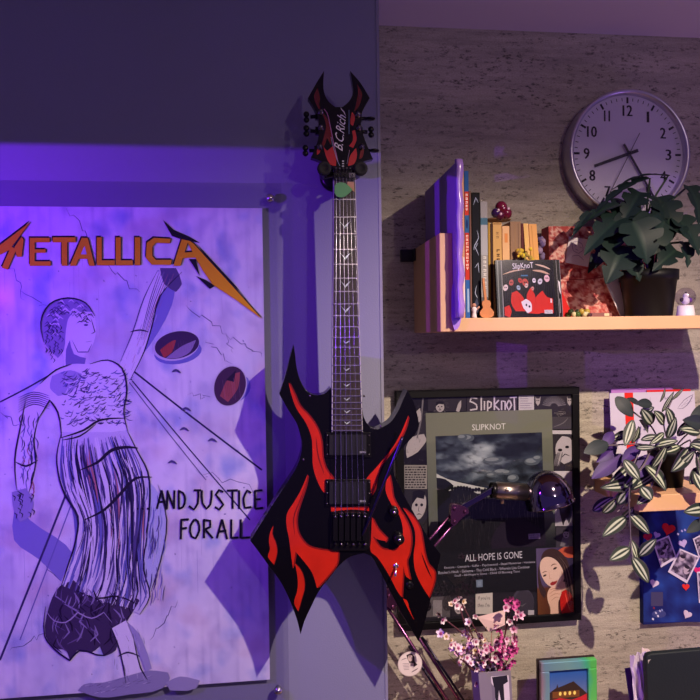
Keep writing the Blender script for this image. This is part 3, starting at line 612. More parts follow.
def hand(name, ang, l, tail, w0, w1, y):
    s, c = math.sin(R(ang)), math.cos(R(ang)); q = MB()
    pts = [(s*l - c*w1, c*l + s*w1), (s*l + c*w1, c*l - s*w1), (-s*tail + c*w0, -c*tail - s*w0), (-s*tail - c*w0, -c*tail + s*w0)]
    q.prism([(cx + a * RC, cz + b * RC) for a, b in pts], y, y + .0012, 0, px=False).build(name, handm, ck)
hand('hour_hand', 250.5, .60, .17, .026, .022, yf - .004)
hand('minute_hand', 149, .80, .17, .018, .013, yf - .007)
hand('second_hand', 208, .78, .36, .005, .004, yf - .009)
MB().lathe((cx, yf - .0005, cz), (0, -1, 0), [(.004, 0), (.004, .011), (0, .012)], 0, 16).build('hub', handm, ck)
MB().lathe((cx, YC + .002, cz), (0, -1, 0), [(0, -.0012), (RC*.932, -.0012), (RC*.932, 0), (0, 0.0)], 0, 64, smooth_=False).build('clock_glass', glass_mat('clock_glass', (250, 250, 252), .5), ck)

# ------------------------------------------------------------------ upper shelf
YS = 1.26
wood = mat('pale_shelf_wood', (204, 160, 120), .5, var=.08, vscale=6)
sx0, sx1 = P(440, 290, YS).x, P(453, 290, YS).x; szt, szb = P(560, 317, YS).z, P(560, 330.3, YS).z; sux = P(445, 233, YS).z; sxe = P(757, 320, YS).x
sh = thing('wall_shelf', (sx0, WR, szb), 'pale wooden L-shaped wall shelf holding books and the big green plant', 'shelf')
MB().box((sx0, YS, szb), (sx1, WR - .001, sux)).build('side_board', wood, sh, .0015)
MB().box((sx1, YS, szb), (sxe, WR - .001, szt)).build('bottom_board', wood, sh, .0015)
b0, b1 = P(400, 250, WR), P(417, 262, WR)
MB().box((b0.x, WR - .012, b1.z), (sx0 - .0005, WR, b0.z)).box((sx0 - .004, WR - .03, b1.z), (sx0 - .0005, WR, b0.z)).build('wall_bracket', mat('bracket_black', (18, 16, 20), .5), sh, .001)
ZS = szt + .0004

def book(name, label, px0, px1, top, Y, depth, spine, painter=None, lean=0, cover=None, group='books on the wall shelf', cat='book'):
    """upright book, spine towards the room; lean shifts the top sideways (m)"""
    x0, x1 = P(px0, 290, Y).x, P(px1, 290, Y).x - .0004; zt = P((px0 + px1) / 2, top, Y).z; H = zt - ZS
    bk = thing(name, ((x0 + x1) / 2, Y + depth / 2, ZS), label, cat, group)
    def sl(x, y, z): return Vector((x + lean * (z - ZS) / H, y, z))
    def hx(m, xa, xb, ya, yb, za, zb, mi=0, col=(255,255,255)):
        m.hexa([sl(xa, ya, zb), sl(xb, ya, zb), sl(xb, ya, za), sl(xa, ya, za)], (0, yb - ya, 0), mi, col)
    c = MB(); t = min(.0016, (x1 - x0) * .14); cc = cover or spine
    hx(c, x0, x1, Y, Y + .0015, ZS, zt, 0, spine); hx(c, x0, x0 + t, Y + .0015, Y + depth, ZS, zt, 0, cc); hx(c, x1 - t, x1, Y + .0015, Y + depth, ZS, zt, 0, cc)
    if painter:
        w, h = (px1 - px0), 100.0
        painter(Print(c, quadmap(sl(x0, Y - .0002, zt), sl(x1, Y - .0002, zt), sl(x1, Y - .0002, ZS), sl(x0, Y - .0002, ZS), 10, h), 1))
    c.build('cover', [PAPER, PAPER], bk)
    g = MB(); hx(g, x0 + t, x1 - t, Y + .0016, Y + depth - .003, ZS + .002, zt - .003, 0, (226, 214, 190)); g.build('pages', PAPER, bk)
    return bk
def vtext(pr, s, x0, x1, y0, y1, col):      # text running down the spine
    cx, cy = (x0 + x1) / 2, (y0 + y1) / 2
    vs, fs = glyphs(s); out = []
    for u, v in vs: out.append((cx + (v - .5) * (x1 - x0), cy + (u - .5) * (y1 - y0)))
    pr.mb.add(pr._p(out), fs, pr.mi, col); pr.n += 1
def marks(pr, x0, x1, y0, y1, col, n=7, seed=1):      # lettering too small to read
    r_ = random.Random(seed); st = (y1 - y0) / n
    for k in range(n):
        y = y0 + st * k; h = st * .62
        pr.poly([(x0, y), (x1, y), (x1, y + h * .4), (x0, y + h * .4)], col)
        if r_.random() < .75: pr.poly([(x0, y + h * .7), (x1, y + h * .7), (x1, y + h), (x0, y + h)], col)
        a = r_.choice((0, .35, .7)) * (x1 - x0); pr.poly([(x0 + a, y), (x0 + a + (x1 - x0) * .28, y), (x0 + a + (x1 - x0) * .28, y + h), (x0 + a, y + h)], col)
def vtext_up(pr, s, x0, x1, y0, y1, col):
    cx, cy = (x0 + x1) / 2, (y0 + y1) / 2
    vs, fs = glyphs(s); out = []
    for u, v in vs: out.append((cx - (v - .5) * (x1 - x0), cy - (u - .5) * (y1 - y0)))
    pr.mb.add(pr._p(out), fs, pr.mi, col); pr.n += 1

# big sleeve-wrapped album, standing well out of the shelf
YA = 1.235; ax = P(456, 240, YA).x; ax2 = P(460.5, 240, YA).x; azt = P(458, 163, YA).z
al = thing('record_album', ((ax + ax2) / 2, 1.36, ZS), 'tall grey album in a loose plastic sleeve, leftmost on the upper shelf, lit violet', 'album', 'books on the wall shelf')
mb = MB(); mb.box((ax, YA, ZS), (ax2, WR - .015, azt), 0, (150, 128, 176))
pr = Print(mb, lambda x, y, e: Vector((ax - .0002 - e, WR - .015 + (YA - WR + .015) * x / 100, azt + (ZS - azt) * y / 100)), 0)

for st in ([(34,54),(33,45),(38,50),(40,43),(43,53)], [(48,48),(45,49),(46,53),(50,53)], [(53,43),(53,53),(56,52)], [(60,48),(57,50),(58,53),(61,52),(61,48),(62,53)], [(68,40),(67,53)]): pr.stroke(st, 1.4, (60, 44, 90), False, 2)

for k in range(3): pr.rect(30, 59 + k * 4, 70 - k * 4, 60.2 + k * 4, (80, 62, 110))
pr2 = Print(mb, lambda x, y, e: P(x, y, YA) - Vector((0, .0002 + e, 0)), 0)
mb.build('cover', MATTE, al)
sl = MB(); N = 26; rnd = random.Random(5); vs = []
for i in range(N + 1):
    z = azt + .006 - (azt + .006 - ZS + (0)) * i / N; z = max(z, ZS - 0.0)
    w = .004 * math.sin(i * 1.1) + rnd.uniform(-.0014, .0014)
    vs += [(ax - .001, YA - .003, z), (ax + .003 + w * .4, YA - .008 - abs(w) * .6, z), (ax2 + .0035 + w * .5, YA - .005, z), (ax2 + .0045 + w * .3, YA + .012, z)]
fs = [(i*4+k, i*4+k+1, i*4+k+5, i*4+k+4) for i in range(N) for k in range(3)]
sl.add(vs, fs, 0, (216, 200, 226), True)
o = sl.build('plastic_sleeve', mat('milky_plastic', (158, 122, 204), .22, coat=.5), al); o.modifiers.new('t', 'SOLIDIFY').thickness = .0005
# sleeve flap hanging over the shelf's front edge
fl_ = MB(); pts = [(452.5,285),(458,272),(461,290),(463,308),(461.5,318),(457.5,329),(454.5,330),(452,322),(451.5,305)]
fl_.prism([(p.x, p.y) for p in smooth([(a, b, 0) for a, b in pts], 3)], YS - .009, YS - .0082); 
fl_.build('sleeve_flap', mat('milky_plastic'), al)
# crumpled paper edges behind the sleeve
x0 = P(461.3, 240, 1.262).x; mgw = P(465.3, 240, 1.262).x
def p_mag(pr):
    pr.rect(0, 0, 10, 100, (214, 160, 128)); marks(pr, 3.4, 6.6, 24, 60, (160, 104, 90), 20, 2)
    pr.rect(0, 0, 3, 12, (230, 214, 226)); pr.rect(6, 60, 10, 96, (226, 208, 214))
book('magazine', 'thin salmon-spined magazine pressed against the plastic-sleeved album', 461.4, 463.4 + 1.8, 166, 1.262, .21, (214, 160, 128), p_mag)
def p_red(pr):
    pr.rect(0, 0, 10, 14, (38, 88, 150)); pr.rect(0, 14, 10, 30, (196, 58, 44)); marks(pr, 2.4, 7.8, 15.5, 28, (240, 226, 220), 5, 3); pr.rect(0, 30, 10, 42, (46, 96, 150)); pr.ell(5, 36, 3, 3.2, (24, 50, 110))
    pr.rect(0, 42, 10, 74, (186, 52, 42)); marks(pr, 2.2, 8.0, 43.5, 68, (236, 206, 196), 10, 4); pr.rect(0, 74, 10, 100, (44, 92, 160)); pr.rect(4, 80, 8.5, 96, (150, 176, 206))
book('book', 'thin book with a red and blue spine and white vertical letters', 465.6, 469.9, 171, 1.275, .2, (52, 74, 130), p_red)
book('book', 'narrow brown book between the red-blue spine and the black one', 470.3, 472.2, 191, 1.285, .18, (120, 86, 78))
def p_blk(pr):
    pr.rect(.8, 1.5, 9.2, 98, (14, 16, 28))
    for s in ([(2,10),(5,4),(8,8)], [(6,30),(8,36),(3,42),(2,46)], [(7,40),(4,44),(8,50)], [(3,60),(7,56),(8,64)], [(5,74),(3,80),(6,84)]): pr.stroke(s, .9, (170, 180, 206), True, 2)
    pr.poly([(2,88),(5,84),(8,90),(6,96),(3,95)], (60, 66, 90))
book('book', 'black book with pale lightning strokes on its spine', 472.7, 481, 192.5, 1.285, .19, (6, 6, 9), p_blk)
def p_gry(pr):
    pr.rect(0, 14, 10, 20, (70, 108, 130)); pr.rect(0, 20, 10, 46, (170, 172, 178)); marks(pr, 3, 7.6, 47, 76, (214, 212, 208), 8, 5); pr.rect(0, 82, 10, 100, (90, 88, 92))
book('book', 'pale grey book with a blue-green band near the top of the spine', 481.4, 488.4, 201.5, 1.29, .18, (150, 148, 150), p_gry)
book('book', 'very narrow yellow-brown book beside the pale grey spine', 488.9, 491, 222.5, 1.30, .13, (176, 140, 62))
book('book', 'narrow dark brown book left of the tan paperback', 491.3, 493.3, 224, 1.30, .13, (70, 48, 44))
def p_tan(pr):
    marks(pr, 3.6, 6.6, 10, 18, (150, 116, 76), 2, 8); marks(pr, 4, 7.6, 28, 66, (84, 58, 40), 8, 6); pr.rect(.6, .8, 9.4, 2, (150, 112, 70))
book('book', 'small tan paperback with dark brown vertical lettering', 493.6, 502.4, 222.5, 1.30, .13, (206, 164, 102), p_tan)
def p_pal(pr): pr.rect(3, 8, 7.5, 18, (216, 140, 80)); marks(pr, 4, 7, 46, 60, (120, 84, 64), 3, 7)
book('book', 'pale peach paperback with a small orange square on its spine', 503, 510.2, 226, 1.30, .13, (224, 178, 130), p_pal)
def p_gb(pr): pr.rect(4, 2, 5, 98, (150, 118, 88)); pr.rect(7.2, 2, 7.8, 98, (110, 84, 68))
book('book', 'wide grey-brown paperback right of the pale peach one', 511, 521.6, 221.5, 1.30, .13, (146, 116, 92), p_gb)
book('book', 'thin maroon book before the leaning yellow ones', 522, 524.3, 223.5, 1.30, .13, (92, 44, 48))
book('book', 'leaning light tan paperback, the left one of the slanted pair', 529.6, 534.4, 223.5, 1.30, .13, (222, 180, 108), lean=-.0115)
def p_or(pr): pr.rect(3, 2, 4, 98, (190, 138, 70))
book('book', 'leaning orange-tan paperback at the right end of the book row', 535.3, 543.3, 224, 1.30, .13, (214, 160, 88), p_or, lean=-.0125)

# ornament lying on the small books
oz = P(505, 221, 1.34).z + .001
c = P(500, 215, 1.34); th_ = thing('cloth_pouch', (c.x, 1.35, oz), 'flat tan pouch lying on top of the small paperbacks', 'pouch')
mb = MB(); a, b = P(488, 221, 1.34).x, P(514, 221, 1.34).x
mb.ball(((a + b) / 2, 1.36, oz + .0045), (b - a) / 2, 0, (140, 102, 74), 20, (1, .9, .16)); mb.build('pouch_body', mat('tan_cloth', rough=.8, attr=True, bump=.5), th_)
mb = MB(); q = P(500, 219, 1.335)
mor = mat('ornament_maroon', (96, 16, 44), .18, coat=.6, attr=True)
o_ = P(502, 213, 1.335)
for dx, dz, r, cl in ((0, .012, .0125, (110, 14, 46)), (-.011, .000, .010, (56, 24, 84)), (.010, -.001, .0125, (104, 14, 44)), (-.003, -.005, .0105, (84, 16, 52))): mb.ball((o_.x + dx, 1.34, o_.z + dz + .001), r, 0, cl, 14)
for dx, dz in ((.002, .010), (.009, .001), (-.004, -.003), (.012, .008), (-.009, .005)): mb.ball((o_.x + dx, 1.331, o_.z + dz), .0032, 0, (226, 190, 214), 8)
tag(mb.build('ornament', mor), 'shiny maroon ornament with pale spots on top of the paperbacks', 'ornament')
# yellow tuft and grey bud between books and bag
mb = MB(); rnd = random.Random(9); c = P(524, 253, 1.292)
for k in range(34): mb.ball((c.x + rnd.uniform(-.015, .015), 1.288 + rnd.uniform(-.003, .003), c.z + rnd.uniform(-.03, .012) * 1.0), rnd.uniform(.003, .006), 0, rnd.choice([(214, 186, 40), (190, 160, 30), (160, 140, 50)]), 8)
mb.tube([(c.x, 1.288, c.z), (c.x, 1.288, ZS)], .002, 0, 6, (120, 120, 50))
tag(mb.build('dried_flower', mat('flower_matte', rough=.8, attr=True)), 'yellow dried flower poking up behind the disc case', 'dried flower')
mb = MB(); c = P(543, 250, 1.33)
for k in range(18): mb.ball((c.x + rnd.uniform(-.008, .008), 1.35 + rnd.uniform(-.008, .008), c.z + rnd.uniform(-.028, .03)), rnd.uniform(.004, .008), 0, rnd.choice([(110, 96, 132), (90, 74, 120), (140, 120, 150)]), 8)
mb.tube([(c.x, 1.35, c.z), (c.x, 1.35, ZS)], .003, 0, 6, (80, 70, 90))
tag(mb.build('dried_flower', mat('flower_matte')), 'greyish purple dried flower beside the orange-tan leaning book', 'dried flower')

# wooden guitar figure, tiny white figure
gw = mat('wood_figure', (186, 112, 58), .5, var=.15, vscale=40)
pts = [(482.4,277),(484.6,277),(485.4,285),(487,299),(489.5,299.5),(491,302.5),(490.4,306),(494,311),(493.2,315),(489,316.8),(484,316.8),(480.6,314.5),(480.4,310.5),(483,306.5),(482,303),(482.6,300),(484.6,299.5),(483.2,287)]
Yg = 1.272; q = MB(); z_off = ZS - P(487, 316.8, Yg).z
vs = smooth([(a, b, 0) for a, b in pts], 3); q.prism([(P(p.x, p.y, Yg).x, P(p.x, p.y, Yg).z + z_off) for p in vs], Yg, Yg + .005, px=False)
tag(q.build('guitar_figurine', gw, None, .0008), 'small brown wooden guitar cutout leaning on the books', 'figurine')
q = MB(); c = P(474.5, 308, 1.27); bz = ZS
q.lathe((c.x, 1.272, bz), (0, 0, 1), [(0, 0), (.0055, 0), (.0045, .004), (.0035, .012), (.0055, .017), (.003, .021), (0, .022)], 0, 12, (226, 214, 220)); q.ball((c.x, 1.272, bz + .0245), .0042, 0, (190, 140, 120), 10)
q.tube([(c.x + .004, 1.272, bz + .015), (c.x + .010, 1.27, bz + .022)], .0016, 0, 6, (200, 150, 130))
tag(q.build('person_figurine', MATTE), 'tiny white-clothed figurine in front of the black book', 'figurine')

# compact disc case
Yd = 1.268; cd_ = thing('disc_case', (P(528, 316, Yd).x, Yd, ZS), 'compact disc case with dark cover, red crowd and white scrawled title', 'disc case')
a, b, zt = P(497.5, 290, Yd).x, P(555.5, 290, Yd).x, P(527, 259.5, Yd).z
tl, tr_, brr, bl = Vector((a, Yd + .012, zt)), Vector((b, Yd + .012, zt)), Vector((b, Yd, ZS)), Vector((a, Yd, ZS))
mb = MB(); mb.hexa([tl, tr_, brr, bl], (0, .009, 0), 0, (16, 15, 20))
Mq = quadmap(tl - Vector((0, .0003, 0)), tr_ - Vector((0, .0003, 0)), brr - Vector((0, .0003, 0)), bl - Vector((0, .0003, 0)), 58, 56); pr = Print(mb, Mq, 0)
pr.rect(0, 0, 58, 56, (10, 9, 13)); rnd = random.Random(11)
for k in range(24): x = 6 + k * 2.2; pr.stroke([(x, 9), (x + rnd.uniform(-.5, .5), 40)], rnd.uniform(.4, 1.0), (28, 27, 36), False, 0)
pr.rect(0, 0, 5.5, 56, (62, 70, 66)); pr.rect(5.5, 0, 6.3, 56, (150, 150, 150)); pr.rect(1.5, 0, 2.6, 56, (140, 148, 140))
pr.stroke([(7, 14), (18, 10.5), (30, 9)], 1.4, (208, 176, 150)); pr.stroke([(37, 10), (46, 11), (54, 14)], 2.2, (206, 170, 140)); pr.stroke([(40, 4), (48, 6), (55, 9)], 1.8, (214, 186, 160))
pr.text('SlipKnoT', 17, 2.5, 38, 10, (236, 232, 236), -.06); pr.rect(25, 14.5, 32, 15.8, (60, 120, 160))
for x, y, r, c in [(9,27,3.2,(226,210,204)),(15,22,3,(190,90,80)),(24,20,2.6,(190,60,50)),(29,22,4,(196,80,66)),(30,25,2.2,(220,190,180)),(38,20,2.4,(226,220,226)),(44,21,3,(210,206,216)),(51,18,3.6,(232,190,196)),(22,27,2.4,(160,180,200)),(36,28,2,(220,150,140))]:
    pr.ell(x, y, r * .75, r, c, rnd.uniform(-.4, .4)); pr.ell(x - r * .2, y - .2, r * .18, r * .2, (20, 14, 18)); pr.ell(x + r * .25, y - .2, r * .18, r * .2, (20, 14, 18))
for p in [[(15,32),(20,30),(26,36),(30,50),(18,50),(14,42)], [(30,34),(34,27),(38,34),(40,50),(30,52)], [(38,38),(46,30),(50,36),(56,38),(56,52),(40,52)], [(7,46),(12,44),(14,50),(12,56),(7,54)], [(28,42),(40,40),(46,46),(42,53),(30,52)]]:
    pr.poly(p, (208, 46, 34), 3)
pr.poly([(24,41),(29,38),(34,42),(34,50),(30,52),(26,47)], (226, 220, 226), 3); pr.ell(29, 44, .9, 1.2, (24, 18, 22)); pr.ell(32, 45.5, .9, 1.2, (24, 18, 22)); pr.rect(53.4, 38, 55, 42, (228, 216, 216))
for x in (16, 22, 38, 44): pr.stroke([(x, 36), (x + 1, 44)], .8, (130, 20, 16))
pr.rect(47, 49, 55, 52.6, (220, 216, 222)); pr.text('PARENTAL', 47.5, 49.4, 54.5, 50.9, (40, 36, 44)); pr.text('ADVISORY', 47.5, 51.2, 54.5, 52.4, (40, 36, 44))
mb.build('sleeve_booklet', GLOSS, cd_)
q = MB(); q.hexa([tl + Vector((-.0008, -.0022, .0008)), tr_ + Vector((.0012, -.0022, .0008)), brr + Vector((.0012, -.0022, .0)), bl + Vector((-.0008, -.0022, 0))], (0, .0009, 0)); q.build('clear_lid', glass_mat('case_plastic', (246, 246, 250), .8), cd_)
Yd2 = 1.284; c2 = thing('disc_case', (P(559, 316, Yd2).x, Yd2, ZS), 'second disc case standing behind the red crowd cover, only its edge showing', 'disc case')
a2, b2 = P(506, 290, Yd2).x, P(562.5, 290, Yd2).x; z2 = P(560, 259, Yd2).z; mb = MB(); mb.hexa([(a2, Yd2 + .013, z2), (b2, Yd2 + .013, z2), (b2 + .001, Yd2, ZS), (a2, Yd2, ZS)], (0, .008, 0), 0, (24, 22, 30))
pr = Print(mb, quadmap((b2 - .012, Yd2 + .0127, z2), (b2, Yd2 + .0127, z2), (b2 + .001, Yd2 - .0003, ZS), (b2 - .011, Yd2 - .0003, ZS), 10, 56), 0)
pr.rect(0, 0, 10, 56, (26, 24, 32)); pr.rect(3.4, 0, 3.9, 56, (150, 146, 160)); pr.rect(9, 0, 10, 56, (110, 106, 120)); pr.poly([(5,20),(8,22),(8.5,34),(6,30)], (206, 200, 216)); pr.rect(5, 38, 6.4, 52, (120, 116, 130))
mb.build('case_body', GLOSS, c2)

# patterned paper bag
Yb = 1.44; bg_ = thing('gift_bag', (P(602, 316, Yb).x, 1.46, ZS), 'pink and red marbled paper bag with a white label behind the plant', 'bag')
a, b, zt = P(549, 280, Yb).x, P(657, 280, Yb).x, P(600, 226.5, Yb).z; mb = MB()
mb.hexa([(a, Yb, zt), (b, Yb, zt), (b, Yb - .004, ZS), (a, Yb - .004, ZS)], (0, .04, 0), 0, (150, 60, 70))
def marb(x, y):
    t = nz(x / 9 + nz(x / 14, y / 14, 3) * 2, y / 5 + nz(x / 10, y / 12, 8) * 2, 1.7, 3)
    c = mixc((186, 78, 76), (232, 190, 176), .5 + t * 1.5); return mixc(c, (140, 36, 52), max(0, nz(x / 7, y / 5, 15) - .15) * 2.2)
pr = Print(mb, quadmap((a, Yb - .0003, zt), (b, Yb - .0003, zt), (b, Yb - .0043, ZS), (a, Yb - .0043, ZS), 108, 90), 0)
pr.grid(0, 0, 108, 90, 90, 70, marb); pr.stroke([(2, 50), (30, 52), (56, 49)], .9, (150, 60, 66), False, 2)
mb.build('bag_body', PAPER, bg_)
mb = MB(); lq = [P(569,236.5,Yb - .006), P(593,240,Yb - .006), P(588,267,Yb - .006), P(565.5,262.5,Yb - .006)]
mb.hexa(lq, (0, .0006, 0), 0, (228, 220, 228)); pr = Print(mb, quadmap(*[v - Vector((0, .0003, 0)) for v in lq], 24, 28), 0)
for st in ([(4,6),(8,4),(14,6),(16,12),(12,16),(6,14),(4,6)], [(7,9),(9,8)], [(12,9),(14,10)], [(6,20),(12,18),(18,22)], [(8,12),(11,13)]): pr.stroke(st, .5, (140, 120, 160), False, 2)
mb.build('label', PAPER, bg_)
q = MB(); q.hexa([(P(608,278,1.40).x, 1.42, P(608,277,1.40).z), (P(622,262,1.40).x, 1.43, P(622,262,1.40).z), (P(627,316,1.41).x, 1.41, ZS), (P(620,316,1.41).x, 1.405, ZS)], (0, .002, 0), 0, (226, 222, 232))
tag(q.build('envelope', PAPER), 'white envelope leaning between the marbled bag and the black pot', 'envelope')
q = MB(); q.hexa([(P(562,291,1.33).x, 1.345, P(562,290,1.33).z), (P(565,290,1.33).x, 1.345, P(565,291,1.33).z), (P(575,316,1.33).x, 1.335, ZS), (P(558,316,1.33).x, 1.335, ZS)], (0, .003, 0), 0, (190, 28, 30))
tag(q.build('red_card', PAPER), 'plain red pointed card leaning right of the disc cases', 'card')
# string of beads and flat tin
rnd = random.Random(4); bd = thing('bead_bracelet', (P(582,314,1.30).x, 1.31, ZS), 'green and gold bead bracelet lying on the upper shelf', 'bracelet')
for k in range(16):
    a = 2 * math.pi * k / 16; MB().ball((P(582,314,1.31).x + math.cos(a) * .019, 1.33 + math.sin(a) * .018, ZS + .006 + (.006 if k % 3 == 0 else 0)), .006, 0, rnd.choice([(70, 96, 50), (176, 150, 70), (200, 190, 150), (50, 60, 40)]), 10).build('bead', GLOSS, bd)
q = MB(); q.box((P(592,314,1.29).x, 1.29, ZS), (P(612,314,1.29).x, 1.31, ZS + .008), 0, (130, 90, 84)).box((P(604,314,1.29).x, 1.2885, ZS + .001), (P(609,314,1.29).x, 1.29, ZS + .007), 0, (200, 190, 150))
tag(q.build('flat_tin', GLOSS, None, .0008), 'small flat brownish tin in front of the marbled bag', 'tin')

# ------------------------------------------------------------------ leaves
def frame_of(base, tip, nrm):
    d = (tip - base); L = d.length; d.normalize(); n = (nrm - d * nrm.dot(d)).normalized(); return d, d.cross(n), n, L
def leaf_mesh(base, tip, width, nrm, wf, colf, droop=.12, fold=.15, n=14, m=4, under=(60, 70, 60), thick=.0007):
    d, s, nn, L = frame_of(base, tip, nrm); q = MB(); top = []; cols = []
    for i in range(n + 1):
        t = i / n
        for j in range(-m, m + 1):
            u = j / m; w = wf(t, u) * width / 2
            p = base + d * (t * L) + s * (u * w) + nn * (fold * abs(u) * w - droop * L * (t * t) * .6 + droop * L * .25 * math.sin(math.pi * t))
            top.append(p); cols.append(colf(t, u))
    c = 2 * m + 1; fs = [(i*c+k, i*c+k+1, (i+1)*c+k+1, (i+1)*c+k) for i in range(n) for k in range(c - 1)]
    q.add(top, fs, 0, cols, True); q.add([p - nn * thick for p in top], [tuple(reversed(f)) for f in fs], 0, [under] * len(top), True)
    return q
LEAFM = mat('leaf_surface', rough=.5, attr=True, spec=.22)
def notch(k, ph, amt):
    def f(t, u):
        w = (math.sin(math.pi * min(1, t * .93 + .07) ** .62)) ** .8 if t < 1 else 0
        if t > .97: w *= (1 - t) / .03
        saw = max(0, math.sin(t * k * 2 * math.pi + ph)) ** 3
        return max(.02, w * (1 - (amt * saw * (abs(u) ** 2) if .12 < t < .9 else 0)))
    return f
Yp = 1.375
pot_l = P(621, 290, Yp).x; 
mp = thing('potted_plant', (P(648, 316, Yp).x, Yp, ZS), 'large dark green split-leaf plant in a plain black pot on the upper shelf', 'plant')
pcx = P(648.5, 290, Yp).x; rt = (P(675, 272, Yp).x - P(620.5, 272, Yp).x) / 2 * .97; rb = (P(668.5, 314, Yp).x - P(628.5, 314, Yp).x) / 2; hz = P(648, 271, Yp).z - ZS
MB().lathe((pcx, Yp, ZS), (0, 0, 1), [(0, 0), (rb, 0), (rb * 1.02, .002), (rt * .93, hz * .78), (rt * .99, hz * .79), (rt, hz), (rt * .93, hz), (rt * .90, hz * .86), (0, hz * .86)], 0, 48).build('pot', mat('pot_black', (11, 11, 14), .5, 0, .25), mp)
MB().lathe((pcx, Yp, ZS + hz * .86), (0, 0, 1), [(0, .004), (rt * .88, .001)], 0, 32).build('soil', mat('soil', (44, 32, 26), .95, bump=1), mp)
stem_m = mat('plant_stem', (40, 62, 40), .5)
ML = [ # base px,py,Y  tip px,py,Y  width px, normal, notch
 (636,250,1.33, 668,200,1.33, 40,(0,-1,.35),3),(657,197,1.36, 676,236,1.31, 36,(.1,-1,.5),4),(633,222,1.31, 650,262,1.285, 44,(-.1,-1,.4),4),(664,222,1.32, 632,262,1.30, 30,(.1,-1,.2),3),
 (622,246,1.33, 608,281,1.30, 38,(-.2,-1,.3),4),(637,203,1.40, 577,217,1.32, 22,(-.2,-.55,1),5),(630,212,1.37, 586,246,1.30, 32,(-.3,-.8,.7),5),(640,210,1.35, 596,262,1.32, 26,(-.4,-.8,.4),4),
 (668,176,1.40, 612,180,1.36, 9,(0,-.25,1),4),(650,178,1.38, 590,207,1.34, 14,(-.1,-.4,1),5),(676,218,1.34, 703,252,1.30, 32,(.2,-1,.5),4),(688,186,1.36, 703,222,1.33, 28,(.3,-1,.3),3),
 (676,250,1.33, 655,268,1.30, 22,(.1,-1,.7),3),(683,242,1.34, 690,266,1.32, 17,(.2,-1,.4),2),(628,258,1.34, 641,280,1.32, 20,(-.2,-1,.4),3),(618,228,1.36, 588,270,1.35, 22,(-.5,-.8,.2),4),
 (668,228,1.34, 690,236,1.29, 24,(.1,-1,.9),3),(640,192,1.37, 622,222,1.33, 26,(-.2,-.9,.7),4),(590,212,1.35, 571,236,1.33, 9,(-.4,-.8,.5),3),(648,228,1.34, 672,262,1.33, 26,(.2,-1,.3),4)]
rnd = random.Random(21)
for k, (bx, by, bY, tx, ty, tY, w, nr, nk) in enumerate(ML):
    b, t = P(bx, by, bY), P(tx, ty, tY); wm = w * 1.45 / F; g = rnd.uniform(.8, 1.2); base = (25 * g, 42 * g, 38 * g)
    colf = lambda tt, u, base=base: mixc(mixc(base, (62, 88, 68), max(0, 1 - abs(u) * 9) * .5), (24, 42, 38), .5 + .5 * math.sin(tt * 40) * abs(u) * .5)
    leaf_mesh(b, t, wm, Vector(nr), notch(max(2, nk - .6), rnd.uniform(0, 6), .62), colf, .22, .3, 26, 5, (46, 62, 52)).build('leaf', LEAFM, mp)
    r0 = Vector((pcx + rnd.uniform(-.012, .012), Yp + rnd.uniform(-.012, .012), ZS + hz * .86)); mid = (r0 + b) / 2 + Vector(((b.x - r0.x) * -.15, .02, .035))
    MB().tube(smooth([r0, mid, b], 6, False), [.0024] * 12 + [.0016], 0, 6).build('stem', stem_m, mp)

# snow globe
Ygl = 1.33; c = P(685.5, 300, Ygl); sg = thing('snow_globe', (c.x, Ygl, ZS), 'little snow globe on a white base beside the black pot', 'snow globe')
rb = (P(694,312,Ygl).x - P(677,312,Ygl).x) / 2 * .95; zb = P(685, 305.5, Ygl).z
MB().lathe((c.x, Ygl, ZS), (0, 0, 1), [(0, 0), (rb, 0), (rb, .003), (rb * .86, zb - ZS), (0, zb - ZS)], 0, 32).build('base', mat('globe_base', (224, 214, 226), .35), sg)
rg = (P(695.5,298,Ygl).x - P(676,298,Ygl).x) / 2 * .93
MB().ball((c.x, Ygl, zb + rg * .86), rg, seg=24).build('glass_ball', glass_mat('globe_glass', (232, 228, 240), 1.0), sg)
q = MB(); q.ball((c.x, Ygl, zb + rg * .5), rg * .42, 0, (236, 232, 242), 12); q.ball((c.x + .001, Ygl, zb + rg * 1.0), rg * .28, 0, (236, 232, 242), 10); q.ball((c.x + .008, Ygl - .002, zb + rg * .55), rg * .28, 0, (110, 70, 150), 10); q.ball((c.x - .008, Ygl, zb + rg * .6), rg * .22, 0, (60, 50, 70), 10)
q.tube([(c.x + .001, Ygl, zb + rg * 1.25), (c.x + .001, Ygl, zb + rg * 1.4)], .002, 0, 6, (40, 34, 44)); q.build('snow_figure', MATTE, sg)
# ------------------------------------------------------------------ big black frame with the music prints
YF = WR - .022
fx0, fx1 = P(397.5, 500, YF).x, P(580.5, 500, YF).x; fz1 = P(490, 389, YF).z; fz0 = P(490, 626, YF).z
fr = thing('picture_frame', ((fx0 + fx1) / 2, WR, fz0), 'large black picture frame full of black and white music prints', 'picture frame')
fk = mat('frame_black', (8, 7, 10), .45, 0, .2); bw = .0165
MB().box((fx0, YF, fz1 - bw), (fx1, WR - .001, fz1)).box((fx0, YF, fz0), (fx1, WR - .001, fz0 + bw)).box((fx0, YF, fz0 + bw), (fx0 + bw, WR - .001, fz1 - bw)).box((fx1 - bw, YF, fz0 + bw), (fx1, WR - .001, fz1 - bw)).build('frame_border', fk, fr, .001)
YB = YF + .008; mb = MB(); mb.box((fx0 + .004, YB, fz0 + .004), (fx1 - .004, YB + .004, fz1 - .004), 0, (40, 38, 44)); M = wallmap(YB - .0003); pr = Print(mb, M, 0, 2e-6)
D1, D2, D3, GR, PL = (26, 23, 30), (44, 40, 48), (70, 66, 72), (116, 112, 116), (178, 172, 172); rnd = random.Random(31)
pr.rect(404, 395, 574, 619, D1)
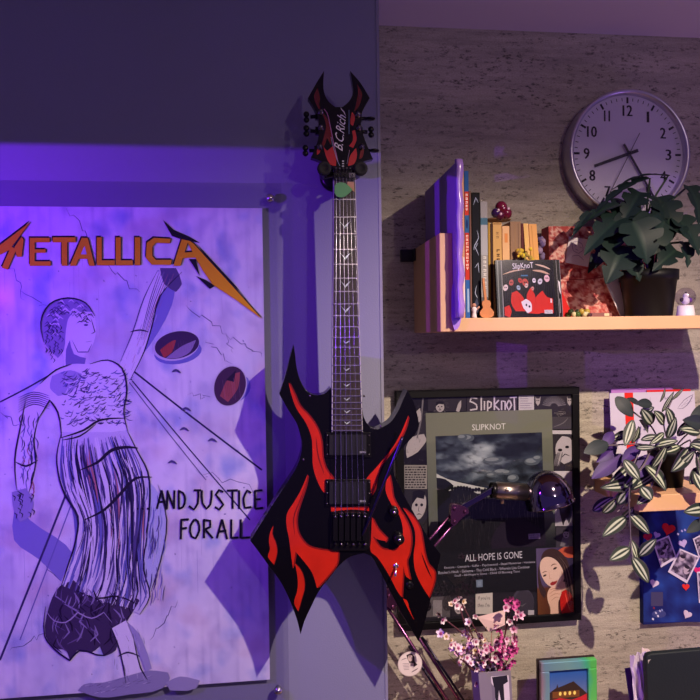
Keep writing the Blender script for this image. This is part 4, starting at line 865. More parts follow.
def fig(cx, cy, w, h, seed):       # plain pale generic face print
    r_ = random.Random(seed); pr.ell(cx, cy, w, h, PL, r_.uniform(-.2, .2), 18); pr.poly([(cx - w, cy - h * .1), (cx - w * .9, cy - h), (cx, cy - h * 1.15), (cx + w * .9, cy - h), (cx + w * .7, cy - h * .5), (cx - w * .3, cy - h * .6)], D1, 2)
    for s in (-1, 1): pr.ell(cx + s * w * .38, cy - h * .08, w * .2, h * .11, D1)
    pr.stroke([(cx, cy), (cx - w * .1, cy + h * .35), (cx + w * .12, cy + h * .38)], .6, D3); pr.stroke([(cx - w * .35, cy + h * .62), (cx, cy + h * .56), (cx + w * .35, cy + h * .62)], .9, D1)
# left strip
pr.rect(404, 411, 427, 450, (48, 45, 50)); pr.poly([(406,448),(412,437),(424,434),(427,440),(418,452),(407,458)], PL, 2); pr.stroke([(423,398),(421,420),(417,438)], 1.6, GR, False, 2); pr.poly([(416,412),(420,408),(421,420),(417,424)], PL, 2)
for k in range(60): x, y = rnd.uniform(404, 426), rnd.uniform(395, 470); pr.stroke([(x, y), (x + rnd.uniform(-3, 3), y + rnd.uniform(-3, 4))], rnd.uniform(.4, 1.2), rnd.choice([D1, D3, GR, (20, 18, 22)]), True, 0)
pr.rect(404, 465, 427, 489, (150, 146, 138))
for j in range(9):
    x = 405
    while x < 425: l = rnd.uniform(.8, 3.2); pr.rect(x, 466.5 + j * 2.5, min(x + l, 426), 467.9 + j * 2.5, (40, 36, 40)); x += l + .9
pr.rect(404, 490, 427, 540, (44, 42, 46)); fig(419, 506, 7, 14, 2); fig(411, 535, 5, 9, 5); pr.rect(404, 545, 430, 592, (46, 44, 50))
for k in range(40): x, y = rnd.uniform(404, 428), rnd.uniform(545, 600); pr.stroke([(x, y), (x + rnd.uniform(-2, 5), y + rnd.uniform(-3, 6))], rnd.uniform(.4, 1.4), rnd.choice([D1, D3, GR]), True, 0)
# top strip
pr.rect(428, 395, 466, 411, (50, 46, 52)); fig(440, 407, 4.2, 5, 4)
for k in range(24): a = rnd.uniform(0, 6.3); pr.stroke([(440 + 6 * math.cos(a), 406 + 6 * math.sin(a)), (440 + 9 * math.cos(a), 406 + 8 * math.sin(a))], .5, GR, True, 0)
pr.poly([(456,411),(458,404),(461,400),(461,407),(459,412)], PL, 2); pr.rect(467, 394.5, 517, 412, (58, 53, 60))
for st in ([(478,398.5),(471.5,397.5),(470,401.5),(477,404.5),(477.5,409),(470,410)], [(482.5,396),(482.5,410.5)], [(486,401),(486,410)], [(489.5,401),(489.5,414)], [(489.5,401),(493.5,402.5),(493,407),(489.5,408.5)], [(497,396.5),(497,410)], [(502,400),(497,405),(502.5,410)], [(505,410),(505,401),(509,401.5),(509,410)], [(513.5,400),(510.5,405),(513,410),(516,405),(513.5,400)], [(514,397.5),(522,397)], [(519,397),(519.5,411)]):
    pr.stroke([(470 + (x - 470) * .9, y) for x, y in st], 1.5, (206, 200, 206), False, 2)
pr.rect(518.6, 393.6, 534, 411, (200, 196, 204))
for j in range(6): pr.rect(520, 396 + j * 2.3, rnd.uniform(526, 533), 396.7 + j * 2.3, (150, 140, 160))
pr.rect(535, 394, 574, 416, (52, 47, 56))
for cx in (537.8, 569.5): pr.poly([(cx - 2.6, 396), (cx - 1.5, 398.5), (cx + 1.5, 398.5), (cx + 2.8, 396), (cx + 2, 403), (cx, 406), (cx - 2, 403)], PL, 0); pr.ell(cx - .9, 400.5, .5, .6, D1); pr.ell(cx + .9, 400.5, .5, .6, D1)
for k in range(15): a = -2.9 + k * .19; pr.stroke([(554 + 4 * math.cos(a), 407 + 4 * math.sin(a)), (554 + 12 * math.cos(a), 407 + 11 * math.sin(a))], 1.0, (196, 190, 198), True, 0)
for k in range(12): pr.stroke([(551 + rnd.uniform(0, 14), 408 + k * .8), (556 + rnd.uniform(0, 10), 409 + k * .8)], .8, rnd.choice([GR, PL, D3]), True, 0)
# right strip
pr.rect(551, 416.5, 574, 429, (74, 70, 78)); pr.stroke([(553,427),(563,423),(568,418)], 1, GR); pr.rect(552, 430.3, 574, 434, (206, 202, 206)); pr.rect(552, 434.5, 574, 470, (50, 46, 52))
pr.poly([(556,444),(562,436),(570,438),(574,448),(572,460),(564,464),(557,458)], (190, 184, 188), 3); pr.ell(560, 450, 2.2, 1.5, D1); pr.ell(567, 447, 2, 1.4, D1); pr.stroke([(561,458),(565,454),(570,456)], 1, D1)
for k in range(5): pr.stroke([(554 + k * 1.2, 466), (556 + k * 1.4, 456), (558 + k * 1.1, 452)], 1.3, rnd.choice([GR, PL]))
pr.rect(552, 471, 574, 486, (204, 200, 206)); pr.rect(553, 486, 575, 526, (172, 168, 172)); pr.poly([(558,500),(570,496),(573,506),(569,524),(566,518),(563,526),(560,514)], (44, 40, 46), 2)
pr.rect(556, 527, 576, 548, (64, 60, 68)); pr.poly([(560,546),(564,534),(570,530),(574,540),(572,548)], GR, 2); fig(566, 534, 3.2, 4.2, 8)
# bottom strip
pr.rect(414, 592, 556, 619, (40, 38, 46)); pr.rect(420, 594, 450, 617, (92, 88, 90)); pr.ell(428, 606, 3.4, 5, D1); pr.rect(433, 600, 442, 616, (140, 136, 136)); pr.ell(447, 603, 5, 8, (60, 56, 60)); pr.rect(452, 596, 474, 616, (50, 46, 54)); fig(458, 607, 4, 7, 3)
pr.rect(475.5, 592, 492.5, 614, (206, 202, 192)); 
pr.text("If you're", 478, 596, 490, 600.5, (50, 46, 60)); pr.text("then I'm", 477.5, 603, 489.5, 607, (50, 46, 60))
pr.ell(523, 603, 11, 15, (74, 70, 84)); pr.poly([(514,600),(520,590),(530,592),(534,604),(528,616),(518,616)], (62, 58, 70), 3); pr.stroke([(518,604),(522,606),(526,603)], .8, GR); pr.rect(528, 610, 534, 616, (190, 186, 190))
mb.build('collage_print', PAPER, fr)
# the sheet with the album print lies over the collage
mb = MB(); YQ = YB - .0014
cs = [P(425.6, 413.2, YQ), P(551.8, 409.2, YQ), P(557, 588, YQ), P(431, 597, YQ)]
mb.hexa(cs, (0, .0005, 0), 0, (110, 114, 100)); pr = Print(mb, quadmap(*[c - Vector((0, .0002, 0)) for c in cs], 128, 182), 0, 2e-6)
pr.grid(0, 0, 128, 182, 16, 60, lambda x, y: mixc(mixc((122, 126, 108), (98, 104, 92), y / 90), (28, 29, 35), (y - 105) / 30) if y > 30 else (122, 126, 108))
pr.text('SLIPKNOT', 46, 12.6, 80, 18.6, (226, 228, 222))
def sky(x, y):
    g = nz(x / 26, y / 12, 4.2) ; h = math.exp(-((x - 52) / 30) ** 2 - ((y - 45) / 17) ** 2)
    c = mixc((30, 35, 46), (76, 88, 102), .3 + g * 1.1 + h * .9)
    c = mixc(c, (176, 188, 194), max(0, h * 1.5 - .55 + g * .9)); c = mixc(c, (22, 25, 33), max(0, nz(x / 13, y / 7, 40) * 1.3 - .05))
    return c
pr.grid(9, 23, 117, 80, 60, 44, sky)
for cx, cy, rx, ry in ((40,26,8,4),(36,25,5,3),(74,61,8,3),(64,64,5,2.2),(80,62,5,2.4),(106,52,8,4),(112,49,5,3),(86,68,6,4),(66,49,10,3.4)):
    pr.ell(cx, cy, rx, ry, (84, 94, 104)); pr.ell(cx - 1, cy - .8, rx * .7, ry * .55, (128, 138, 144))
pr.poly([(9,60),(20,66),(40,72),(60,77),(60,82),(30,80),(9,74)], (196, 200, 196), 2)
pr.poly([(9,64),(18,66),(26,73),(20,78),(32,76),(44,79),(60,86),(76,82),(96,88),(117,80),(117,138),(9,138)], (24, 25, 30), 2)
for k in range(330):
    x, y = rnd.uniform(22, 112), rnd.uniform(80, 128); l = rnd.uniform(3, 11)
    pr.stroke([(x, y), (x + rnd.uniform(-1, 1), y + l)], rnd.uniform(.35, .8), rnd.choice([(70, 68, 66), (96, 92, 86), (52, 50, 52), (128, 122, 112)] if y < 108 else [(54, 50, 58), (40, 38, 46), (66, 62, 70)]), True, 0)
for k in range(14): x = 24 + k * 3; pr.ell(x, 75 + k * .35 + rnd.uniform(-1, 1), 1.6, 2.2, (20, 20, 26))
pr.poly([(62,128),(74,112),(90,108),(106,116),(117,124),(117,138),(62,138)], (36, 30, 44), 3); pr.stroke([(30,86),(12,72),(26,73)], .8, (20, 20, 24)); pr.rect(100, 125, 112, 130.5, (150, 134, 176)); pr.text('PARENTAL', 101, 125.7, 111, 127.4, (50, 40, 70)); pr.text('ADVISORY', 101, 128, 111, 129.8, (50, 40, 70))
pr.text('ALL HOPE IS GONE', 35, 142, 93, 149, (206, 206, 214))
for j, (a, b, ln) in enumerate(((14, 106, 'Execute - Gematria - Sulfur - Psychosocial - Dead Memories - Vendetta'), (8, 100, "Butcher's Hook - Gehenna - This Cold Black - Wherein Lies Continue"), (24, 90, 'Snuff - All Hope Is Gone - Child Of Burning Time'))):
    pr.text(ln, a, 152.5 + j * 4.3, b, 155.4 + j * 4.3, (188, 186, 200))
pr.rect(45.5, 168, 52, 175.5, (116, 132, 150)); pr.rect(47, 169.5, 50.5, 174, (130, 148, 166))
mb.build('album_poster', PAPER, fr)
# colour photo of a woman tucked in the lower right corner
mb = MB(); YW = YQ - .0012; cs = [P(536, 548.5, YW), P(575.3, 546.5, YW), P(577.3, 611.5, YW), P(538, 616.5, YW)]
mb.hexa(cs, (0, .0004, 0), 0, (70, 50, 50)); pr = Print(mb, quadmap(*[c - Vector((0, .0002, 0)) for c in cs], 40, 67), 0, 2e-6)
pr.grid(0, 0, 40, 67, 12, 20, lambda x, y: mixc((96, 84, 120), (52, 44, 70), x / 40) if y < 40 else mixc((110, 66, 40), (60, 30, 34), x / 30))
pr.poly([(21,4),(28,0),(40,0),(40,11),(32,11),(25,7)], (196, 92, 66), 2)
pr.poly([(4,14),(6,6),(10,2),(18,1),(25,5),(31,13),(34,24),(36,40),(40,56),(40,67),(34,67),(28,46),(25,36),(22,22),(12,10),(6,14),(3,24),(5,36),(9,44),(7,50),(3,44),(1,30),(2,18)], (66, 48, 48), 3)
pr.poly([(24,34),(30,36),(31,43),(25,47),(20,42)], (212, 168, 140), 2); pr.poly([(24,46),(29,43),(34,48),(37,58),(37,67),(24,67),(23,56)], (190, 34, 28), 3); pr.stroke([(28,46),(30,56),(33,66)], .9, (236, 96, 76), True, 2)
pr.poly([(5,12),(9,9),(16,10),(22,15),(26,22),(28,29),(26,35),(22,40),(17,40),(11,37),(6,30),(3.5,22),(3.5,16)], (232, 200, 178), 3)
pr.poly([(25,24),(28,29),(26,35),(22,40),(19,40),(24,34),(25,29)], (206, 164, 140), 2)
pr.stroke([(5.4,24.6),(7.8,23.4),(10.6,23.4)], .8, (96, 66, 56)); pr.stroke([(14.4,18.6),(17,16.6),(20.4,16.8)], .9, (90, 60, 52)); pr.ell(8, 27.2, 1.9, .9, (58, 40, 42), -.3); pr.ell(18.6, 20.8, 2.1, 1, (58, 40, 42), -.4)
pr.stroke([(12.4,23),(12.8,28),(13,31),(15.6,31)], .6, (206, 160, 138)); pr.poly([(13,36),(15.2,34),(17.2,34),(20.6,33),(19.4,36),(16.6,37.6),(14,37.4)], (160, 50, 52), 2)
pr.poly([(10,46),(13,40),(18,38.6),(23,41),(24.4,46),(23,50),(21,55),(21,67),(12.6,67),(12.6,60),(10.4,53)], (232, 192, 164), 3)
for st in ([(12,46),(17,43),(23.6,43.6)], [(12.4,49),(18,46.4),(23.8,47.4)], [(14,53),(18,50),(22.4,50.4)], [(12.6,42),(17,41),(22,42)]): pr.stroke(st, .6, (186, 138, 114))
for k in range(16): pr.stroke([(12 + k * .9, 3 + k * .5), (24 + k * .5, 14 + k * .4), (28 + k * .5, 34), (32 + k * .4, 60)], .45, rnd.choice([(104, 82, 76), (44, 30, 34)]), True, 2)
mb.build('woman_photo', GLOSS, fr)
MB().box((fx0 + bw * .8, YF + .0025, fz0 + bw * .8), (fx1 - bw * .8, YF + .0040, fz1 - bw * .8)).build('frame_glass', glass_mat('frame_glass', (248, 248, 250), .5), fr)

# ------------------------------------------------------------------ desk below the picture
ZD = -.93
dk = thing('desk', (1.0, 1.3, FLOOR), 'plain wooden desk under the pictures', 'desk')
MB().box((EDGE + .02, 1.16, ZD - .03), (2.3, WR - .002, ZD)).build('desk_top', wood, dk, .002)
for x in (EDGE + .05, 2.2):
    for y in (1.18, 1.44): MB().box((x, y, FLOOR), (x + .04, y + .04, ZD - .03)).build('leg', wood, dk)

# ------------------------------------------------------------------ chrome desk lamp
chd = mat('dark_chrome', (120, 110, 130), .12, 1.0); br_m = mat('brushed_brass', (176, 166, 158), .28, 1.0)
Yl = 1.418
dl = thing('desk_lamp', P(455, 700, Yl), 'chrome jointed desk lamp with domed shade in front of the black frame', 'lamp')
arm_m = mat('arm_metal', (120, 70, 110), .25, .9)
el = P(386, 596, Yl); low = P(488, 803, Yl); low = Vector((low.x, Yl, ZD + .02))
dirv = (low - el).normalized(); side = Vector((dirv.z, 0, -dirv.x))
for s, c in ((-.0105, arm_m), (.0105, arm_m)):
    MB().tube([el + side * s, low + side * s], .0038, 0, 10).build('lower_arm', c, dl)
    MB().tube([el + side * (s * 1.6) + dirv * .12, low + side * (s * 1.9) + dirv * -.0], .0028, 0, 8).build('lower_arm_rod', mat('rod_dark', (50, 44, 60), .3, .9), dl)
MB().lathe((low.x, Yl, ZD + .0005), (0, 0, 1), [(0, 0), (.024, 0), (.024, .008), (.014, .012), (.010, .03), (0, .03)], 0, 32).build('lamp_base', chd, dl)
q = MB(); q.prism([(382,590),(392,588),(398,600),(394,612),(386,606)], Yl - .008, Yl + .008); 
for x, y in ((388,594),(392,605)): c = P(x, y, Yl); q.lathe((c.x, Yl - .008, c.z), (0, -1, 0), [(.004, 0), (.003, .003), (0, .004)], 0, 10)
q.build('elbow_joint', arm_m, dl, .001)
up1 = P(462, 508, Yl - .01)
for s in (-1, 1):
    d2 = (up1 - el).normalized(); sd = Vector((d2.z, 0, -d2.x))
    MB().tube([el + sd * s * .009, up1 + sd * s * .009], .0030, 0, 8).build('upper_arm', arm_m, dl)
q = MB(); q.prism([(p.x, p.y) for p in smooth([(451,511,0),(452,505,0),(459,505,0),(468,509,0),(469,513,0),(463,517,0),(455,526,0),(451,524,0)], 3)], Yl - .020, Yl - .003)
for x, y in ((454.5,508.5),(465,511.5),(454.5,521.5)): c = P(x, y, Yl - .02); q.lathe((c.x, Yl - .020, c.z), (0, -1, 0), [(.0042, 0), (.0032, .0028), (0, .0034)], 0, 12)
q.build('upper_joint', arm_m, dl, .0012)
hd = P(491, 491, Yl - .015); ju = P(462, 508, Yl - .015)
q = MB(); dd = (hd - ju).normalized(); sd = Vector((dd.z, 0, -dd.x)); q.hexa([ju + sd * -.006, hd + Vector((.01, 0, .004)) + sd * -.006, hd + Vector((.01, 0, .004)) + sd * .006, ju + sd * .006], (0, .006, 0)); q.build('head_bracket', chd, dl, .001)
sA, sB = P(492, 490, Yl - .005), P(524, 492, Yl - .005); ax_ = (sB - sA).normalized(); Ls = (sB - sA).length; rs = .0185
MB().lathe(sA, ax_, [(0, 0), (rs * .8, 0), (rs * .85, .003), (rs * .85, .008), (rs, .010), (rs, Ls + .004), (0, Ls + .004)], 0, 40).build('lamp_socket', br_m, dl)
MB().lathe(sA, ax_, [(rs * .82, -.003), (rs * .92, -.002), (rs * .92, .007), (rs * .8, .008)], 0, 40).build('socket_cap', hard, dl)
c = P(507, 490, Yl - .026); MB().lathe((c.x, Yl - .0245, c.z), (0, -1, 0), [(.004, 0), (.004, .002), (0, .003)], 0, 14).build('socket_screw', br_m, dl)
c = P(503, 504, Yl - .01); MB().lathe((c.x, Yl - .005, c.z + .012), (0, 0, -1), [(.004, 0), (.004, .012), (0, .013)], 0, 12).build('lamp_switch', br_m, dl)
# dome: opening points down and a little right
cD = P(549, 499, Yl - .012); axd = Vector((-.23, .10, 1)).normalized(); Rd = .0515
prof = [(Rd * math.sin(a), Rd * 1.22 * math.cos(a)) for a in [R(x) for x in range(0, 91, 6)]] + [(Rd * 1.0, -.008), (Rd * 1.035, -.010), (Rd * 1.03, -.0125), (Rd * .985, -.011), (Rd * .965, 0)] + [(Rd * .965 * math.sin(a), Rd * 1.17 * math.cos(a)) for a in [R(x) for x in range(84, -1, -12)]]
MB().lathe(cD, axd, prof, 0, 56).build('lamp_shade', mat('shade_chrome', (128, 120, 140), .07, 1.0), dl)
MB().ball(cD + axd * .012, .019, 0, (240, 236, 228), 20, (1, 1, 1.1)).build('bulb', GLOSS, dl)
# round paper badge on the lower arm
cb = P(410.5, 665, Yl - .010); bt = el + dirv * ((cb - el).dot(dirv)); q = MB(); cb = Vector((cb.x, Yl - .0055, cb.z)); rbg = .0265
q.lathe(cb, (0, -1, 0), [(0, -.0012), (rbg, -.0012), (rbg, 0), (0, 0)], 0, 48, (222, 206, 210), False)
pr = Print(q, lambda x, y, e: Vector((cb.x + x * rbg, cb.y - 2e-4 - e, cb.z - y * rbg)), 0)
pr.ell(0, 0, .94, .94, (232, 218, 222), 0, 40); pr.poly([(-.3,-.75),(.1,-.85),(.35,-.6),(.4,-.2),(.6,.1),(.35,.25),(.05,.05),(-.15,-.3)], (60, 50, 60), 3); pr.ell(.02, -.48, .2, .27, (214, 190, 190)); pr.stroke([(-.06,-.5),(.0,-.52)], .04, (40,30,40)); pr.stroke([(.1,-.52),(.16,-.5)], .04, (40,30,40)); pr.poly([(0,-.1),(.3,-.05),(.3,.2),(.05,.1)], (200, 180, 186), 2)
for k in range(5): pr.rect(-.62 + k * .03, -.08 + k * .12, -.08, -.04 + k * .12, (150, 130, 146))
pr.stroke([(-.75,-.35),(-.5,-.45),(-.25,-.5)], .05, (110, 90, 110)); pr.text('ROUND', .1, .45, .62, .6, (90, 76, 92), -.45) if False else pr.stroke([(.1,.68),(.35,.55),(.65,.4)], .09, (110, 94, 110))
tag(q.build('paper_badge', PAPER), 'round white paper badge with a small portrait stuck on the lamp arm', 'badge')

# ------------------------------------------------------------------ vase and flowers
Yv = 1.33; v0, v1 = P(478.5, 675, Yv), P(511, 670, Yv); vz = (v0.z + v1.z) / 2
vs_ = thing('vase', ((v0.x + v1.x) / 2, Yv + .03, ZD), 'square grey vase with a black and white picture on its front', 'vase')
H = vz - ZD; wt = (v1.x - v0.x); xm = (v0.x + v1.x) / 2; shx = .012
mb = MB(); q4 = lambda z, w, d: [Vector((xm + s * w / 2 + shx * (vz - z) / .2, Yv + .03 + t * d / 2, z)) for s, t in ((-1,-1),(1,-1),(1,1),(-1,1))]
O1, O0, I1, I0 = q4(vz, wt, .058), q4(ZD + .0005, wt * .9, .052), q4(vz, wt - .008, .05), q4(vz - .03, wt - .010, .048)
vv = O0 + O1 + I1 + I0; fs = [(3,2,1,0)] + [(k, (k+1) % 4, 4 + (k+1) % 4, 4 + k) for k in range(4)] + [(4 + k, 4 + (k+1) % 4, 8 + (k+1) % 4, 8 + k) for k in range(4)] + [(8 + k, 8 + (k+1) % 4, 12 + (k+1) % 4, 12 + k) for k in range(4)] + [(12, 13, 14, 15)]
mb.add(vv, fs, 0, (132, 124, 138)); pr = Print(mb, quadmap(*[v - Vector((0, .0004, 0)) for v in (O1[0], O1[1], O0[1], O0[0])], 32, 90), 0)
pr.rect(12, 3, 29.5, 50, (214, 206, 214)); pr.poly([(13,3.5),(28,3),(28.5,8),(24,10),(24,24),(26,44),(22,44),(21,26),(19,14),(17,26),(16,44),(13,44),(15,22),(14,10)], (34, 32, 44), 0); pr.poly([(12,8),(15,12),(14,44),(12,48)], (120, 112, 130))
mb.build('vase_body', MATTE, vs_)
bq = thing('flower_bouquet', (xm, Yv + .03, vz), 'bunch of small white and pink waxy flowers standing in the grey vase', 'flowers')
twig = mat('twig', (84, 40, 48), .6)
rnd = random.Random(12)
def blossom(size, petal, heart):
    q = MB()
    for k in range(5):
        a = 2 * math.pi * k / 5; d = Vector((math.cos(a), 0, math.sin(a))); s = Vector((-math.sin(a), 0, math.cos(a))); n_ = Vector((0, -1, 0))
        vs = []; cols = []
        for i in range(5):
            t = i / 4; w = math.sin(math.pi * (.12 + .8 * t)) * .42
            for u in (-1, 0, 1): vs.append((d * (.12 + .88 * t) + s * (u * w) + n_ * (.1 + .42 * t * t - .08 * (1 - abs(u)))) * size); cols.append(mixc(heart, petal, min(1, t * 2.2)))
        q.add(vs, [(i*3+k2, i*3+k2+1, i*3+k2+4, i*3+k2+3) for i in range(4) for k2 in range(2)], 0, cols, True)
    q.ball((0, -.12 * size, 0), .26 * size, 0, heart, 10); q.lathe((0, .45 * size, 0), (0, -1, 0), [(.05 * size, 0), (.26 * size, .25 * size), (.3 * size, .5 * size)], 0, 8, mixc(heart, (90, 60, 60), .4)); return q
petm = mat('petal', rough=.5, attr=True, spec=.3)
kinds = [blossom(.0105, (232, 214, 222), (150, 60, 100)), blossom(.0105, (224, 180, 204), (150, 40, 96)), blossom(.011, (206, 84, 156), (120, 20, 84)), blossom(.010, (226, 206, 190), (160, 120, 60))]
meshes = [k.mesh('blossom', [petm]) for k in kinds]
spots = [(442,634,0),(451,640,3),(455,644,0),(464,632,0),(467,634,3),(472,640,0),(480,637,0),(484,640,3),(476,641,0),(488,644,0),(471,652,0),(463,657,3),(459,662,0),(475,655,0),(481,655,0),(468,659,3),(478,662,0),(484,663,0),(476,668,0),(482,672,3),(489,664,0),(458,648,0),
         (496,642,1),(491,649,2),(487,656,1),(497,656,2),(500,660,2),(507,648,1),(505,657,2),(511,654,2),(513,643,2),(514,649,2),(508,666,2),(500,664,2),(512,660,2),(496,648,1),(502,652,2),(514,637,1),(500,633,2),(498,630,2),(495,626,1),(513,628,1),(511,621,0),
         (454,600,0),(459,598,0),(463,602,3),(456,606,0),(461,606,0),(452,604,3),(469,622,0),(443,619,0),(440,615,3),(475,615,0),(506,600,2),(511,598,2),(515,601,2),(518,604,2),(509,605,2),(513,606,2),(521,615,1),(516,618,1),(517,612,1),(505,608,1),(486,650,1),(470,664,0),(493,660,2),(447,637,3)]
for _ in range(64): spots.append((rnd.gauss(474, 12), rnd.gauss(650, 11), rnd.choice([0, 0, 3, 1])) if _ < 42 else (rnd.gauss(504, 6), rnd.gauss(653, 9), rnd.choice([1, 2])))
for i, (x, y, k) in enumerate(spots):
    o = bpy.data.objects.new('blossom', meshes[k]); COL.objects.link(o); p = P(x + rnd.uniform(-1, 1), y + rnd.uniform(-1, 1), Yv + rnd.uniform(-.015, .035)); o.parent = bq; o.matrix_parent_inverse = Matrix.Translation(-bq.location)
    o.location = p; o.rotation_euler = (rnd.uniform(-.9, .7), rnd.uniform(-3, 3), rnd.uniform(-.9, .9)); sc = rnd.uniform(.62, .92) * (1 if k != 3 else .85); o.scale = (sc,) * 3
for tgt in [[(492,672),(470,640),(460,608)], [(494,672),(478,650),(468,624)], [(496,672),(504,640),(509,606)], [(498,672),(512,650),(516,618)], [(490,674),(462,660),(450,642)], [(490,674),(470,668),(462,658)], [(494,672),(486,655),(480,640)], [(498,672),(500,655),(498,636)], [(470,640),(456,628),(443,618)], [(492,672),(480,640),(462,604)], [(498,672),(506,630),(513,602)]]:
    MB().tube(smooth([P(x, y, Yv + .02) for x, y in tgt] if tgt[0][1] < 650 else [Vector((P(tgt[0][0], 672, Yv + .03).x, Yv + .03, vz - .025))] + [P(x, y, Yv + .02) for x, y in tgt[1:]], 4, False), .0016, 0, 6).build('stem', twig, bq)
for k in range(26):
    x, y = rnd.uniform(452, 512), rnd.uniform(628, 668); b = P(x, y, Yv + .02); t = b + Vector((rnd.uniform(-.014, .014), rnd.uniform(-.01, .01), rnd.uniform(.0, .016)))
    MB().tube([b, t], [.0014, .0004], 0, 5, (70, 96, 44)).build('needle_leaf', mat('needle_green', (116, 122, 50), .6), bq)
mb = MB(); lq = [P(477,617,Yv + .02), P(505,610,Yv + .012), P(505,625,Yv + .012), P(489,632,Yv + .02)]
mb.hexa(lq, (0, .0006, 0), 0, (232, 200, 196)); pr = Print(mb, quadmap(*[v - Vector((0, .0003, 0)) for v in lq], 28, 16), 0)
for st in ([(4,4),(9,7),(14,5)], [(6,9),(13,11),(20,9)], [(16,3),(20,6),(24,4)], [(10,12),(14,13)]): pr.stroke(st, .9, (206, 160, 166), True, 2)
mb.tube([P(492,628,Yv + .022), Vector((xm, Yv + .035, vz - .02))], .001, 0, 6, (160, 120, 110))
tag(mb.build('gift_card', PAPER), 'pale pink card tucked among the small flowers', 'card')

# ------------------------------------------------------------------ iridescent photo frame
Yh = 1.405; hs_ = [P(541, 664, Yh), P(596.5, 658.5, Yh)]; hx0, hx1 = hs_[0].x, P(597, 660, Yh).x; hz1 = (hs_[0].z + hs_[1].z) / 2
hf = thing('photo_frame', ((hx0 + hx1) / 2, Yh, ZD), 'small iridescent silver photo frame with a night view of a lit house', 'photo frame')
hol = bpy.data.materials.new('iridescent'); hol.use_nodes = True; nt = hol.node_tree; b = nt.nodes['Principled BSDF']; b.inputs['Roughness'].default_value = .3; b.inputs['Metallic'].default_value = .5
tc = nt.nodes.new('ShaderNodeTexCoord'); sp = nt.nodes.new('ShaderNodeSeparateXYZ'); nt.links.new(tc.outputs['Object'], sp.inputs[0])
nn_ = nt.nodes.new('ShaderNodeTexNoise'); nn_.inputs['Scale'].default_value = 18; nt.links.new(tc.outputs['Object'], nn_.inputs['Vector'])
mr = nt.nodes.new('ShaderNodeMapRange'); mr.inputs[1].default_value = hx0; mr.inputs[2].default_value = hx1; nt.links.new(sp.outputs[0], mr.inputs[0])
ma = nt.nodes.new('ShaderNodeMath'); ma.operation = 'MULTIPLY_ADD'; ma.inputs[1].default_value = .22; nt.links.new(nn_.outputs['Fac'], ma.inputs[0]); nt.links.new(mr.outputs[0], ma.inputs[2])
cr = nt.nodes.new('ShaderNodeValToRGB'); nt.links.new(ma.outputs[0], cr.inputs[0]); nt.links.new(cr.outputs[0], b.inputs['Base Color'])
cr.color_ramp.elements[0].position = .1; cr.color_ramp.elements[0].color = lin((170, 150, 180)); cr.color_ramp.elements[1].position = 1.0; cr.color_ramp.elements[1].color = lin((110, 235, 120))
for p_, c_ in ((.2, (130, 176, 206)), (.55, (140, 196, 206)), (.78, (130, 196, 214)), (.9, (90, 220, 180))): e_ = cr.color_ramp.elements.new(p_); e_.color = lin(c_)
hw2 = .020; hz0 = ZD + .0005
MB().box((hx0, Yh, hz1 - hw2), (hx1, Yh + .014, hz1)).box((hx0, Yh, hz0), (hx1, Yh + .014, hz0 + hw2)).box((hx0, Yh, hz0 + hw2), (hx0 + hw2, Yh + .014, hz1 - hw2)).box((hx1 - hw2, Yh, hz0 + hw2), (hx1, Yh + .014, hz1 - hw2)).build('frame_border', hol, hf, .002)
MB().box((hx0 - .003, Yh + .0142, hz0), (hx1 + .001, Yh + .020, hz1 + .001)).build('frame_back', mat('back_dark', (44, 30, 34), .6), hf)
mb = MB(); mb.box((hx0 + hw2 - .002, Yh + .008, hz0 + hw2 - .002), (hx1 - hw2 + .002, Yh + .013, hz1 - hw2 + .002), 0, (40, 60, 120))
pr = Print(mb, quadmap((hx0 + hw2, Yh + .0077, hz1 - hw2), (hx1 - hw2, Yh + .0077, hz1 - hw2), (hx1 - hw2, Yh + .0077, hz0 + hw2), (hx0 + hw2, Yh + .0077, hz0 + hw2), 40, 60), 0)
pr.grid(0, 0, 40, 60, 8, 20, lambda x, y: mixc((40, 88, 176), (110, 120, 170), y / 22) if y < 24 else (150, 40, 50))
pr.poly([(0,18),(8,14),(9,11),(10,14),(26,10),(36,17),(40,20),(40,28),(0,28)], (58, 44, 44)); pr.rect(4, 17, 32, 22, (120, 74, 44))
for k in range(4): pr.ell(12 + k * 5, 18.8, 1.4, 1.5, (255, 226, 120))
pr.poly([(0,24),(12,22),(24,24),(40,20),(40,60),(0,60)], (196, 44, 60), 2)
for k in range(14): x, y = rnd.uniform(2, 38), rnd.uniform(25, 56); pr.ell(x, y, rnd.uniform(1, 3), rnd.uniform(.6, 1.4), rnd.choice([(230, 110, 90), (150, 30, 60), (220, 70, 80), (120, 30, 80)]))
mb.build('photo_print', GLOSS, hf)
q = MB(); q.hexa([((hx0 + hx1) / 2 - .02, Yh + .021, hz1 - .05), ((hx0 + hx1) / 2 + .02, Yh + .021, hz1 - .05), ((hx0 + hx1) / 2 + .02, Yh + .06, hz0), ((hx0 + hx1) / 2 - .02, Yh + .06, hz0)], (0, .003, 0)); q.build('strut', mat('back_dark'), hf)

# ------------------------------------------------------------------ lower shelf with striped trailing plant
YL = 1.305; lx0 = P(639, 500, YL).x; lzt, lzb = P(665, 494.5, YL).z, P(665, 511, YL).z; lxe = P(722, 500, YL).x
ls = MB(); ls.box((lx0, YL, lzb), (lxe, WR - .001, lzt)); tag(ls.build('wall_shelf', wood, None, .0015), 'short pale wooden wall shelf carrying the striped trailing plant', 'shelf')
